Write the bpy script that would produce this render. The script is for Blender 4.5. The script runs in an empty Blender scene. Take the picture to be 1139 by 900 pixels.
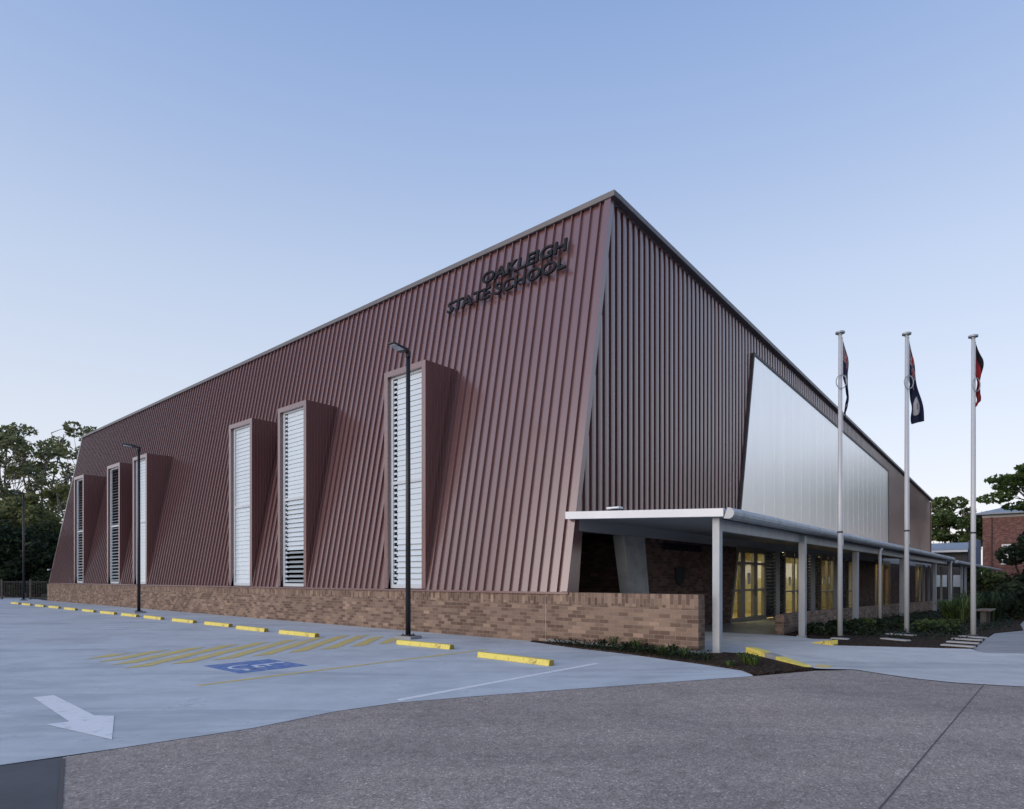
import bpy, bmesh, math, random
from mathutils import Vector, Matrix
R = math.radians
PI = math.pi
C = bpy.context.scene.collection
S = bpy.context.scene

# ------------------------------------------------------------------ site frame
F, HZ, CX, EYE = 706.0, 643.0, 569.5, 1.5
ROT = R(-40.745)
EX = Vector((math.cos(ROT), math.sin(ROT), 0))     # along the long wall, towards the road
EY = Vector((-EX.y, EX.x, 0))                      # along the gable end, away from the road
B0 = Vector((3.635, 12.386, 0))                    # outer foot of the low brick wall's corner

def lw(x, y, z=0.0):
    return B0 + EX * x + EY * y + Vector((0, 0, z))

def wl(p):
    d = p - B0
    return (d.dot(EX), d.dot(EY))

def gp(u, v, z=0.0):
    """surveyed ground point (world)"""
    Y = F * (EYE - z) / (v - HZ)
    return Vector(((u - CX) * Y / F, Y, z))

def at(u, Y, z=0.0):
    return Vector(((u - CX) * Y / F, Y, z))

def lp(u, v):
    return wl(gp(u, v))

def gz(y):
    """the ground falls gently along the gable end"""
    return -0.015 * min(max(y - 8.0, 0.0), 40.0)

# ------------------------------------------------------------------ materials
def mat(name, base=(0.5, 0.5, 0.5), rough=0.6, metal=0.0, spec=0.5, emit=None, es=0.0):
    m = bpy.data.materials.new(name); m.use_nodes = True
    b = m.node_tree.nodes['Principled BSDF']
    b.inputs['Base Color'].default_value = (*base, 1)
    b.inputs['Roughness'].default_value = rough
    b.inputs['Metallic'].default_value = metal
    b.inputs['Specular IOR Level'].default_value = spec
    if emit:
        b.inputs['Emission Color'].default_value = (*emit, 1)
        b.inputs['Emission Strength'].default_value = es
    return m

class NT:
    def __init__(s, m):
        s.t = m.node_tree; s.n = s.t.nodes; s.b = s.n['Principled BSDF']
    def new(s, ty, **kw):
        n = s.n.new(ty)
        for k, v in kw.items():
            if k.startswith('i_'):
                key = k[2:]
                key = int(key) if key.isdigit() else key.replace('_', ' ')
                n.inputs[key].default_value = v
            else:
                setattr(n, k, v)
        return n
    def l(s, a, b): s.t.links.new(a, b)
    def coord(s, kind='Object'):
        return s.new('ShaderNodeTexCoord').outputs[kind]
    def noise(s, co, scale, detail=4, rough=0.55, dist=0.0):
        n = s.new('ShaderNodeTexNoise'); s.l(co, n.inputs['Vector'])
        n.inputs['Scale'].default_value = scale; n.inputs['Detail'].default_value = detail
        n.inputs['Roughness'].default_value = rough; n.inputs['Distortion'].default_value = dist
        return n.outputs['Fac']
    def ramp(s, fac, stops):
        n = s.new('ShaderNodeValToRGB'); s.l(fac, n.inputs['Fac'])
        e = n.color_ramp.elements
        while len(e) < len(stops): e.new(0.5)
        for q, (p, c) in zip(e, stops):
            q.position = p; q.color = (*c, 1) if len(c) == 3 else c
        return n.outputs['Color']
    def mix(s, fac, a, b, mode='MIX'):
        n = s.new('ShaderNodeMix', data_type='RGBA', blend_type=mode)
        if isinstance(fac, (int, float)): n.inputs[0].default_value = fac
        else: s.l(fac, n.inputs[0])
        for sock, v in ((n.inputs[6], a), (n.inputs[7], b)):
            if isinstance(v, tuple): sock.default_value = (*v, 1)
            else: s.l(v, sock)
        return n.outputs[2]
    def bump(s, h, strength=0.3, dist=0.01):
        n = s.new('ShaderNodeBump'); s.l(h, n.inputs['Height'])
        n.inputs['Strength'].default_value = strength; n.inputs['Distance'].default_value = dist
        s.l(n.outputs['Normal'], s.b.inputs['Normal'])

def scl(c, k): return tuple(max(0, q * k) for q in c)

def metal_paint(name, base, rough=0.4, spec=0.5, var=0.12, scale=1.2):
    m = mat(name, base, rough, 0, spec); t = NT(m); co = t.coord()
    mp = t.new('ShaderNodeMapping'); t.l(co, mp.inputs['Vector']); mp.inputs['Scale'].default_value = (1, 1, .25)
    n = t.noise(mp.outputs['Vector'], scale, 5, .6)
    col = t.ramp(n, [(0.3, scl(base, 1 - var)), (0.7, scl(base, 1 + var))])
    t.l(col, t.b.inputs['Base Color'])
    n2 = t.noise(co, 6, 3)
    r = t.new('ShaderNodeMapRange'); t.l(n2, r.inputs['Value'])
    r.inputs['To Min'].default_value = rough - .06; r.inputs['To Max'].default_value = rough + .08
    t.l(r.outputs['Result'], t.b.inputs['Roughness'])
    return m

M = {}
CLAD = (0.175, 0.100, 0.105)
CLAD = (0.138, 0.056, 0.053)
M['clad'] = metal_paint('burgundy_cladding', CLAD, .4, .5, .035, .8)
def coat(m, ior, rough, wt=1.0):
    b = m.node_tree.nodes['Principled BSDF']
    b.inputs['Coat Weight'].default_value = wt; b.inputs['Coat IOR'].default_value = ior; b.inputs['Coat Roughness'].default_value = rough
coat(M['clad'], 1.88, .20)
M['clad_side'] = M['clad']
M['capping'] = metal_paint('grey_capping', (0.12, 0.115, 0.125), .4, .5, .1)
M['galv'] = metal_paint('galvanised_steel', (0.34, 0.38, 0.42), .45, .5, .14, 5)
M['galv'].node_tree.nodes['Principled BSDF'].inputs['Metallic'].default_value = .25
M['pole_paint'] = metal_paint('pole_paint', (0.52, 0.55, 0.58), .35, .5, .05)
M['white_metal'] = metal_paint('white_painted_metal', (0.74, 0.76, 0.78), .4, .5, .05)
M['grey_paint'] = metal_paint('grey_painted_lining', (0.30, 0.31, 0.32), .7, .3, .06)
M['black_metal'] = metal_paint('black_painted_steel', (0.016, 0.018, 0.022), .45, .5, .1)
M['letters'] = mat('dark_lettering', (0.012, 0.014, 0.019), .75, 0, .25)
M['frame'] = metal_paint('pale_aluminium', (0.55, 0.60, 0.64), .4, .5, .05)
M['bronze'] = metal_paint('bronze_anodised_frame', (0.17, 0.155, 0.135), .5, .4, .08)
M['dark_frame'] = metal_paint('dark_frame', (0.05, 0.048, 0.05), .5, .4, .08)
M['louvre'] = metal_paint('pale_louvre_glass', (0.62, 0.70, 0.75), .16, .6, .03)
M['dark_louvre'] = metal_paint('dark_louvre', (0.03, 0.034, 0.04), .25, .5, .1)
M['inside'] = mat('dark_interior', (0.03, 0.03, 0.032), .9)
M['yellow'] = mat('scuffed_yellow_paint', (.78, .60, .07), .6, 0, .4); t = NT(M['yellow']); co = t.coord()
n1 = t.noise(co, 3, 6, .7, .5); n2 = t.noise(co, 24, 4, .7)
mm = t.new('ShaderNodeMath', operation='MULTIPLY'); t.l(n1, mm.inputs[0]); t.l(n2, mm.inputs[1])
t.l(t.ramp(mm.outputs[0], [(.14, (.82, .70, .17)), (.28, (.75, .63, .14)), (.36, (.42, .34, .12)), (.42, (.20, .18, .14))]), t.b.inputs['Base Color'])
M['soil_dark'] = None

# white translucent wall sheet
m = mat('white_wall_sheet', (0.72, 0.75, 0.79), .28, 0, .6); t = NT(m); co = t.coord()
mp = t.new('ShaderNodeMapping'); t.l(co, mp.inputs['Vector']); mp.inputs['Scale'].default_value = (0, 1.6, .12)
t.l(t.ramp(t.noise(mp.outputs['Vector'], 1.0, 4, .6), [(.3, (.90, .90, .90)), (.7, (.96, .96, .955))]), t.b.inputs['Base Color'])
t.b.inputs['Metallic'].default_value = .82; t.b.inputs['Roughness'].default_value = .33
M['sheet'] = m

def brick(name, c1, c2, mortar, dark):
    m = mat(name, c1, .85, 0, .25); t = NT(m)
    uv = t.new('ShaderNodeTexCoord').outputs['UV']
    br = t.new('ShaderNodeTexBrick', offset=.5); t.l(uv, br.inputs['Vector'])
    br.inputs['Scale'].default_value = 1.0
    br.inputs['Brick Width'].default_value = .24; br.inputs['Row Height'].default_value = .086
    br.inputs['Mortar Size'].default_value = .006; br.inputs['Mortar Smooth'].default_value = .3
    br.inputs['Bias'].default_value = 0.0
    br.inputs['Color1'].default_value = (0, 0, 0, 1); br.inputs['Color2'].default_value = (1, 1, 1, 1)
    br.inputs['Mortar'].default_value = (.5, .5, .5, 1)
    col = t.ramp(br.outputs['Color'], [(0, dark), (.20, scl(c2, .80)), (.42, c2), (.64, c1), (.88, scl(c1, 1.18)), (1, scl(c1, 1.5))])
    fine = t.noise(uv, 38, 4, .7)
    col = t.mix(.5, col, t.ramp(fine, [(.3, (.55, .55, .55)), (.7, (1.2, 1.2, 1.2))]), 'MULTIPLY')
    big = t.noise(uv, .8, 4, .6)
    col = t.mix(.6, col, t.ramp(big, [(.35, (.72, .70, .70)), (.65, (1.12, 1.12, 1.1))]), 'MULTIPLY')
    col = t.mix(br.outputs['Fac'], col, mortar)
    t.l(col, t.b.inputs['Base Color'])
    inv = t.new('ShaderNodeMath', operation='SUBTRACT'); inv.inputs[0].default_value = 1; t.l(br.outputs['Fac'], inv.inputs[1])
    t.bump(inv.outputs[0], .5, .006)
    return m
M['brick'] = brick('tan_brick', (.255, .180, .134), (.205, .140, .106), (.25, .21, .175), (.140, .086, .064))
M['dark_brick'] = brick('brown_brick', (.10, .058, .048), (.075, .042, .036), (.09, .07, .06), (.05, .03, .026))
M['red_brick'] = brick('old_red_brick', (.19, .098, .088), (.155, .078, .070), (.22, .15, .13), (.14, .05, .045))

def concrete(name, base, var=.1, blot=.25, rough=.75, crack=True, grain=70):
    m = mat(name, base, rough, 0, .3); t = NT(m); co = t.coord()
    big = t.noise(co, .35, 6, .62, .4); mid = t.noise(co, 2.2, 6, .6); fine = t.noise(co, grain, 3, .7)
    col = t.ramp(big, [(.25, scl(base, 1 - blot)), (.5, base), (.75, scl(base, 1 + var))])
    col = t.mix(.7, col, t.ramp(mid, [(.3, (.82, .83, .85)), (.7, (1.08, 1.08, 1.08))]), 'MULTIPLY')
    col = t.mix(.5, col, t.ramp(fine, [(.3, (.82, .82, .82)), (.7, (1.12, 1.12, 1.12))]), 'MULTIPLY')
    mp = t.new('ShaderNodeMapping'); t.l(co, mp.inputs['Vector'])
    mp.inputs['Rotation'].default_value = (0, 0, R(-8)); mp.inputs['Scale'].default_value = (.16, .9, 1)
    st = t.noise(mp.outputs['Vector'], 1.3, 5, .65, .8)
    col = t.mix(.85, col, t.ramp(st, [(.50, (1, 1, 1)), (.62, (.80, .81, .82)), (.72, (.66, .67, .68))]), 'MULTIPLY')
    sp = t.noise(co, 1.1, 3, .5); sp2 = t.noise(co, 9, 4, .7)
    spot = t.new('ShaderNodeMath', operation='MULTIPLY'); t.l(sp, spot.inputs[0]); t.l(sp2, spot.inputs[1])
    col = t.mix(.8, col, t.ramp(spot.outputs[0], [(.33, (1, 1, 1)), (.43, (.72, .71, .70))]), 'MULTIPLY')
    t.l(col, t.b.inputs['Base Color'])
    t.bump(fine, .12, .004)
    return m
M['lot'] = concrete('broomed_concrete', (.58, .61, .62), .08, .2, .8)
M['path'] = concrete('path_concrete', (.64, .64, .62), .08, .2, .8)
M['oldpath'] = concrete('old_path_concrete', (.36, .355, .35), .12, .3)
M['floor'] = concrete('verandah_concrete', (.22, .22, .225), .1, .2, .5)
M['kerb'] = concrete('kerb_concrete', (.34, .35, .35), .1, .2)

m = mat('exposed_aggregate', (.13, .12, .125), .85, 0, .3); t = NT(m); co = t.coord()
vo = t.new('ShaderNodeTexVoronoi'); t.l(co, vo.inputs['Vector']); vo.inputs['Scale'].default_value = 75
col = t.ramp(vo.outputs['Color'], [(.1, (.23, .19, .165)), (.5, (.385, .325, .280)), (.8, (.455, .385, .33)), (.97, (.78, .70, .62))])
v2 = t.new('ShaderNodeTexVoronoi'); t.l(co, v2.inputs['Vector']); v2.inputs['Scale'].default_value = 17
col = t.mix(.45, col, t.ramp(v2.outputs['Color'], [(.1, (.74, .74, .74)), (.6, (1.05, 1.05, 1.05)), (.95, (1.15, 1.13, 1.12))]), 'MULTIPLY')
big = t.noise(co, .45, 7, .65, .6)
col = t.mix(.9, col, t.ramp(big, [(.3, (.76, .77, .78)), (.5, (1, 1, 1)), (.7, (1.12, 1.09, 1.06))]), 'MULTIPLY')
mpw = t.new('ShaderNodeMapping'); t.l(co, mpw.inputs['Vector']); mpw.inputs['Rotation'].default_value = (0, 0, R(-12)); mpw.inputs['Scale'].default_value = (.12, .8, 1)
wh = t.noise(mpw.outputs['Vector'], 1.0, 5, .6, .3)
col = t.mix(.8, col, t.ramp(wh, [(.40, (1.04, 1.04, 1.04)), (.56, (.86, .86, .87)), (.66, (1.0, 1.0, 1.0))]), 'MULTIPLY')
ck_ = t.new('ShaderNodeTexVoronoi', feature='DISTANCE_TO_EDGE'); ck_.inputs['Scale'].default_value = .33
wob = t.new('ShaderNodeVectorMath', operation='ADD'); t.l(co, wob.inputs[0])
wn = t.new('ShaderNodeTexNoise'); t.l(co, wn.inputs['Vector']); wn.inputs['Scale'].default_value = 1.6; wn.inputs['Detail'].default_value = 5
t.l(wn.outputs['Color'], wob.inputs[1]); t.l(wob.outputs[0], ck_.inputs['Vector'])
gate = t.noise(co, .22, 2)
ln = t.ramp(ck_.outputs['Distance'], [(.0, (.62, .62, .62)), (.006, (1, 1, 1))])
col = t.mix(t.ramp(gate, [(.52, (0, 0, 0)), (.60, (1, 1, 1))]), col, t.mix(1.0, col, ln, 'MULTIPLY'))
mid = t.noise(co, 5, 4, .7)
col = t.mix(.7, col, t.ramp(mid, [(.3, (.82, .82, .82)), (.7, (1.1, 1.1, 1.1))]), 'MULTIPLY')
t.l(col, t.b.inputs['Base Color']); t.bump(vo.outputs['Distance'], .5, .006)
M['road'] = m
M['asphalt'] = concrete('dark_asphalt', (.125, .128, .132), .15, .25, .9, grain=90)
M['joint'] = mat('joint_filler', (.10, .09, .085), .9)
M['ground'] = concrete('leaf_litter_ground', (.075, .072, .05), .2, .4, .95)

m = mat('bark_mulch', (.035, .024, .018), .95, 0, .1); t = NT(m); co = t.coord()
vo = t.new('ShaderNodeTexVoronoi'); t.l(co, vo.inputs['Vector']); vo.inputs['Scale'].default_value = 26
t.l(t.ramp(vo.outputs['Color'], [(.1, (.018, .013, .010)), (.6, (.048, .032, .023)), (.95, (.10, .072, .052))]), t.b.inputs['Base Color'])
t.bump(vo.outputs['Distance'], 1.0, .03)
M['mulch'] = m

def worn_paint(name, base, under, wear=.45, sc=7):
    m = mat(name, base, .7, 0, .3); t = NT(m); co = t.coord()
    n = t.noise(co, sc, 7, .7, .3)
    t.l(t.ramp(n, [(wear - .10, under), (wear + .08, base), (.8, scl(base, 1.08))]), t.b.inputs['Base Color'])
    return m
M['white_line'] = worn_paint('white_line_paint', (.82, .82, .82), (.36, .38, .41), .36)
M['yellow_line'] = worn_paint('worn_yellow_paint', (.68, .53, .16), (.46, .46, .42), .43, 5)
M['blue_line'] = worn_paint('blue_bay_paint', (.12, .21, .46), (.30, .35, .45), .45)
M['symbol'] = worn_paint('white_symbol_paint', (.68, .72, .80), (.30, .37, .52), .36)

def leafmat(name, lo, hi, rough=.6):
    m = mat(name, lo, rough, 0, .25); t = NT(m)
    g = t.new('ShaderNodeNewGeometry').outputs['Random Per Island']
    t.l(t.ramp(g, [(0, scl(lo, .7)), (.4, lo), (.8, hi), (1, scl(hi, 1.25))]), t.b.inputs['Base Color'])
    tl_ = t.new('ShaderNodeBsdfTranslucent'); ms = t.new('ShaderNodeMixShader'); ms.inputs[0].default_value = .42
    t.l(t.b.inputs['Base Color'].links[0].from_socket, tl_.inputs['Color'])
    out = t.n['Material Output']; t.l(t.b.outputs[0], ms.inputs[1]); t.l(tl_.outputs[0], ms.inputs[2]); t.l(ms.outputs[0], out.inputs['Surface'])
    return m
M['leaf_euc'] = leafmat('eucalypt_leaves', (.125, .155, .078), (.28, .30, .155))
M['leaf_olive'] = leafmat('olive_leaves', (.15, .17, .068), (.30, .31, .125))
M['leaf_dark'] = leafmat('dark_leaves', (.020, .034, .018), (.052, .078, .036))
M['leaf_green'] = leafmat('green_leaves', (.065, .105, .038), (.15, .20, .07))
M['leaf_bright'] = leafmat('bright_leaves', (.055, .10, .025), (.13, .19, .05))
m = mat('grey_bark', (.16, .135, .11), .9, 0, .2); t = NT(m); co = t.coord()
t.l(t.ramp(t.noise(co, 3, 6, .7), [(.3, (.10, .085, .07)), (.7, (.26, .23, .19))]), t.b.inputs['Base Color'])
M['bark'] = m
M['dark_bark'] = mat('dark_bark', (.05, .04, .032), .9, 0, .2)

# glass: see-through with a clear reflection
m = bpy.data.materials.new('window_glass'); m.use_nodes = True
nt = m.node_tree; nt.nodes.clear()
o = nt.nodes.new('ShaderNodeOutputMaterial'); mx = nt.nodes.new('ShaderNodeMixShader')
tr = nt.nodes.new('ShaderNodeBsdfTransparent'); tr.inputs[0].default_value = (.86, .88, .86, 1)
gl = nt.nodes.new('ShaderNodeBsdfGlossy'); gl.inputs['Roughness'].default_value = .03; gl.inputs[0].default_value = (.9, .9, .9, 1)
ge_ = nt.nodes.new('ShaderNodeNewGeometry'); dt = nt.nodes.new('ShaderNodeVectorMath'); dt.operation = 'DOT_PRODUCT'
nt.links.new(ge_.outputs['Normal'], dt.inputs[0]); nt.links.new(ge_.outputs['Incoming'], dt.inputs[1])
def mth(op, a, b=None):
    n = nt.nodes.new('ShaderNodeMath'); n.operation = op
    for i, v in enumerate((a, b)):
        if v is None: continue
        if isinstance(v, (int, float)): n.inputs[i].default_value = v
        else: nt.links.new(v, n.inputs[i])
    return n.outputs[0]
fz_ = mth('ADD', mth('MULTIPLY', mth('POWER', mth('SUBTRACT', 1.0, mth('ABSOLUTE', dt.outputs['Value'])), 5.0), .9), .04)
nt.links.new(fz_, mx.inputs[0]); nt.links.new(tr.outputs[0], mx.inputs[1]); nt.links.new(gl.outputs[0], mx.inputs[2])
nt.links.new(mx.outputs[0], o.inputs[0])
M['glass'] = m
M['cream'] = mat('cream_plaster', (.66, .61, .40), .8)
M['mustard'] = mat('mustard_panelling', (.36, .27, .07), .7)
M['vinyl'] = mat('ochre_vinyl_floor', (.30, .22, .09), .4)
M['curtain'] = mat('ochre_curtain', (.36, .25, .07), .9)
M['lamp_on'] = mat('lit_ceiling_panel', (.9, .8, .6), .5, emit=(1.0, .86, .50), es=9)
M['paper'] = mat('notice_paper', (.62, .62, .58), .8)
M['blue_wall'] = metal_paint('navy_painted_wall', (.045, .075, .15), .6)
M['roof_grey'] = metal_paint('blue_grey_roof', (.24, .28, .33), .5, .4, .1)
M['timber'] = metal_paint('weathered_timber', (.16, .125, .09), .8, .3, .2, 6)
M['stone'] = concrete('pale_paver', (.44, .44, .43), .1, .2)

# ------------------------------------------------------------------ mesh builder
class MB:
    def __init__(s): s.v = []; s.f = []; s.mi = []; s.rot = []
    def add(s, vs, fs, mi=0, rot=False):
        o = len(s.v); s.v += [tuple(q) for q in vs]
        for f in fs:
            s.f.append([o + i for i in f]); s.mi.append(mi); s.rot.append(rot)
        return s
    def box(s, x0, x1, y0, y1, z0, z1, mi=0, rot=False):
        vs = [(x0, y0, z0), (x1, y0, z0), (x1, y1, z0), (x0, y1, z0), (x0, y0, z1), (x1, y0, z1), (x1, y1, z1), (x0, y1, z1)]
        return s.add(vs, [(3, 2, 1, 0), (4, 5, 6, 7), (0, 1, 5, 4), (1, 2, 6, 5), (2, 3, 7, 6), (3, 0, 4, 7)], mi, rot)
    def hexa(s, a, b, mi=0):
        """a, b: matching quads (four points each)"""
        return s.add(list(a) + list(b), [(3, 2, 1, 0), (4, 5, 6, 7), (0, 1, 5, 4), (1, 2, 6, 5), (2, 3, 7, 6), (3, 0, 4, 7)], mi)
    def quad(s, a, b, c, d, mi=0): return s.add([a, b, c, d], [(0, 1, 2, 3)], mi)
    def prism(s, pts, vec, mi=0):
        n = len(pts); vec = Vector(vec)
        vs = [Vector(p) for p in pts] + [Vector(p) + vec for p in pts]
        fs = [tuple(range(n))[::-1], tuple(range(n, 2 * n))] + [(i, (i + 1) % n, n + (i + 1) % n, n + i) for i in range(n)]
        return s.add(vs, fs, mi)
    def tube(s, pts, rad, n=10, mi=0, cap=True):
        pts = [Vector(p) for p in pts]
        if not isinstance(rad, (list, tuple)): rad = [rad] * len(pts)
        o = len(s.v); rings = []
        up = None
        for i, p in enumerate(pts):
            d = (pts[min(i + 1, len(pts) - 1)] - pts[max(i - 1, 0)]).normalized()
            if up is None: up = Vector((1, 0, 0)) if abs(d.z) > .8 else Vector((0, 0, 1))
            a = d.cross(up)
            if a.length < 1e-4: a = d.cross(Vector((0, 1, 0)))
            a.normalize(); b = d.cross(a).normalized()
            for k in range(n):
                an = 2 * PI * k / n
                s.v.append(tuple(p + (a * math.cos(an) + b * math.sin(an)) * rad[i]))
        for i in range(len(pts) - 1):
            for k in range(n):
                s.f.append([o + i * n + k, o + i * n + (k + 1) % n, o + (i + 1) * n + (k + 1) % n, o + (i + 1) * n + k]); s.mi.append(mi); s.rot.append(False)
        if cap:
            s.f.append([o + k for k in range(n)][::-1]); s.mi.append(mi); s.rot.append(False)
            q = o + (len(pts) - 1) * n
            s.f.append([q + k for k in range(n)]); s.mi.append(mi); s.rot.append(False)
        return s
    def build(s, name, mats, parent=None, smooth=False, bevel=0.0, uv=True):
        me = bpy.data.meshes.new(name); me.from_pydata(s.v, [], s.f); me.update()
        if not isinstance(mats, (list, tuple)): mats = [mats]
        for q in mats: me.materials.append(q)
        me.polygons.foreach_set('material_index', s.mi)
        if smooth: me.polygons.foreach_set('use_smooth', [True] * len(s.f))
        if uv and len(s.f) < 60000:
            lay = me.uv_layers.new(name='UVMap')
            for p in me.polygons:
                n = p.normal
                for li in p.loop_indices:
                    c = me.vertices[me.loops[li].vertex_index].co
                    if abs(n.z) > .7: q = (c.x, c.y)
                    elif abs(n.x) > abs(n.y): q = (c.y, c.z)
                    else: q = (c.x, c.z)
                    if s.rot[p.index]: q = (q[1], q[0])
                    lay.data[li].uv = q
        ob = bpy.data.objects.new(name, me); C.objects.link(ob)
        if parent is not None: ob.parent = parent
        if bevel:
            b = ob.modifiers.new('Bevel', 'BEVEL'); b.width = bevel; b.segments = 2; b.limit_method = 'ANGLE'
        return ob

def tag(o, label=None, cat=None, group=None, kind=None):
    if label: o['label'] = label
    if cat: o['category'] = cat
    if group: o['group'] = group
    if kind: o['kind'] = kind
    return o

def thing(name, label, cat, loc=(0, 0, 0), rotz=0.0, group=None):
    o = bpy.data.objects.new(name, None); C.objects.link(o)
    o.location = loc; o.rotation_euler = (0, 0, rotz); o.empty_display_size = .3
    return tag(o, label, cat, group)

def at_site(o):
    o.location = B0; o.rotation_euler = (0, 0, ROT); return o

def dup(root, loc, rotz=None, label=None, group=None):
    r = root.copy(); C.objects.link(r); r.location = loc
    if rotz is not None: r.rotation_euler = (0, 0, rotz)
    if label: r['label'] = label
    if group: r['group'] = group
    for ch in list(root.children):
        c = ch.copy(); C.objects.link(c); c.parent = r
        for g in list(ch.children):
            d = g.copy(); C.objects.link(d); d.parent = c
    return r

def sheet(name, pts, off, material, parent=None, follow=True, thick=0.0):
    """flat piece of ground from world points, following the fall of the site"""
    bm = bmesh.new()
    vs = [bm.verts.new((p.x, p.y, 0)) for p in pts]
    f = bm.faces.new(vs); bm.normal_update()
    if f.normal.z < 0: f.normal_flip()
    for yy in (8.0, 48.0):
        bmesh.ops.bisect_plane(bm, geom=bm.verts[:] + bm.edges[:] + bm.faces[:], plane_co=lw(0, yy), plane_no=EY)
    bmesh.ops.triangulate(bm, faces=bm.faces[:])
    for v in bm.verts:
        v.co.z = (gz(wl(v.co)[1]) if follow else 0) + off
    if thick:
        r = bmesh.ops.extrude_face_region(bm, geom=bm.faces[:])
        top = [g for g in r['geom'] if isinstance(g, bmesh.types.BMVert)]
        for v in top: v.co.z += thick
        bmesh.ops.recalc_face_normals(bm, faces=bm.faces[:])
    me = bpy.data.meshes.new(name); bm.to_mesh(me); bm.free(); me.materials.append(material)
    o = bpy.data.objects.new(name, me); C.objects.link(o)
    if parent is not None: o.parent = parent
    return o

def struct(o): o['kind'] = 'structure'; return o

# ------------------------------------------------------------------ ground
L = lambda *ps: [lw(*p) for p in ps]
W2 = lambda *ps: [Vector((p[0], p[1], 0)) for p in ps]
struct(sheet('ground', W2((-2500, -400), (2500, -400), (2500, 4000), (-2500, 4000)), -.03, M['ground']))
lot_edge = [gp(*q) for q in [(0, 851), (133, 832), (280, 810), (375, 791), (442, 781.6), (560, 772), (700, 762), (838, 752)]]
lot = struct(sheet('parking_lot', W2((-30, -14), (-8, 2.2)) + lot_edge + L((1.72, -1.86), (1.0, -1.0), (.5, .02), (-46.5, .02), (-49, 0.3), (-60, .3), (-60, -45)), 0, M['lot']))
struct(sheet('road', [gp(70, 841.6)] + lot_edge[1:] + [gp(905, 746)] + [gp(*q) for q in [(951, 745), (985, 750.3), (1018, 755), (1060, 759.3), (1094, 761.5), (1139, 764)]] + W2((12, 8.6), (30, 5), (30, -20), (-3, -20), (-1.2, 1.6)), -.004, M['road']))
struct(sheet('asphalt_patch', [gp(0, 850.5), gp(70, 841.2)] + W2((-1.2, 1.6), (-3, -20), (-30, -20), (-30, -14), (-8, 2.2)), -.006, M['asphalt']))
path = struct(sheet('footpath', L((-3.4, .2), (.2, .2), (.2, .75)) + [gp(830, 727), gp(890, 742), gp(912, 744), gp(951, 745), gp(985, 750.3), gp(1018, 755), gp(1060, 759.3), gp(1094, 761.5), gp(1139, 764)] + W2((13, 8.6), (22, 7)) +
      L((14, 9), (4.2, 4.05)) + [gp(1080, 722), gp(925, 718)] + L((1.1, 5.1), (.75, 4.9), (.3, 5.3), (-.2, 5.4), (-3.4, 5.4)), .004, M['path']))
struct(sheet('side_path', L((4.2, 4.05), (14, 9), (16, 40), (4.2, 60), (4.3, 17), (4.54, 12.5), (3.98, 10.3), (3.98, 4.75)), .001, M['oldpath']))
# saw-cut and joints
def strip(name, a, b, w, off, material, parent=None):
    d = (b - a).normalized(); n = Vector((-d.y, d.x, 0)) * w * .5
    return sheet(name, [a - n, b - n, b + n, a + n], off, material, parent)
J = struct(strip('road_joint', gp(1094, 761.8), gp(965, 915), .010, 0.0, M['joint']))
struct(strip('road_joint', gp(70, 843.5), Vector((-1.2, 1.6, 0)), .03, 0.0, M['joint']))
for k, y in enumerate((1.6, 3.4)):
    struct(strip('path_joint', lw(.3, y), lw(2.6 + k * 1.2, y - .9 + k * .6), .012, .008, M['joint']))
# paint on the car park
mk = MB()
def para(mb, p0, p1, w, z):          # stripe between two local points, ends cut parallel to the bay
    mb.quad((p0[0] - w / 2, p0[1], z), (p0[0] + w / 2, p0[1], z), (p1[0] + w / 2, p1[1], z), (p1[0] - w / 2, p1[1], z))
def site_child(o, p): o.parent = p; o.matrix_parent_inverse = p.matrix_world.inverted(); o.location = B0; o.rotation_euler = (0, 0, ROT); return o
yl = MB()
x0, x1 = -8.75, -6.35
for k in range(13):
    yb_ = -7.3 + .74 * k
    a = (x1, yb_ - 2.76); b = (x0, yb_)
    lo, hi = -7.8, -1.72
    def cut(yv): return (a[0] + (b[0] - a[0]) * (yv - a[1]) / (b[1] - a[1]), yv)
    if b[1] < lo + .2 or a[1] > hi - .2: continue
    p = cut(lo) if a[1] < lo else a
    q = cut(hi) if b[1] > hi else b
    w = .20
    yl.quad((p[0], p[1] - w, .004), (p[0], p[1] + w, .004), (q[0], q[1] + w, .004), (q[0], q[1] - w, .004))
site_child(yl.build('hatched_marking', M['yellow_line']), lot)
y2 = MB(); y2.box(-3.82, -3.72, -7.9, -2.0, .001, .004)
site_child(y2.build('bay_line', M['yellow_line']), lot)
w2 = MB(); w2.box(-.86, -.76, -6.75, -2.35, .001, .004)
site_child(w2.build('bay_line', M['white_line']), lot)
bl = MB(); bl.box(-5.72, -4.42, -7.0, -5.8, .001, .004)
site_child(bl.build('bay_panel', M['blue_line']), lot)
sy = MB()
def arc(mb, cx, cy, r, w, a0, a1, z, n=18):
    for i in range(n):
        p, q = a0 + (a1 - a0) * i / n, a0 + (a1 - a0) * (i + 1) / n
        mb.quad(*[(cx + math.cos(g) * rr, cy + math.sin(g) * rr, z) for g, rr in ((p, r - w), (q, r - w), (q, r), (p, r))])
def bar2(mb, a, b, w, z):
    d = (Vector((*b, 0)) - Vector((*a, 0))).normalized(); n = Vector((-d.y, d.x, 0)) * w / 2
    A, Bq = Vector((*a, z)), Vector((*b, z)); mb.quad(A - n, Bq - n, Bq + n, A + n)
cx_, cy_ = -5.02, -6.58
arc(sy, cx_, cy_, .30, .065, R(150), R(415), .007)
arc(sy, cx_ - .10, cy_ + .66, .085, .084, 0, 2 * PI, .007)
bar2(sy, (cx_ - .10, cy_ + .56), (cx_ - .06, cy_ + .12), .09, .007)
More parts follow.
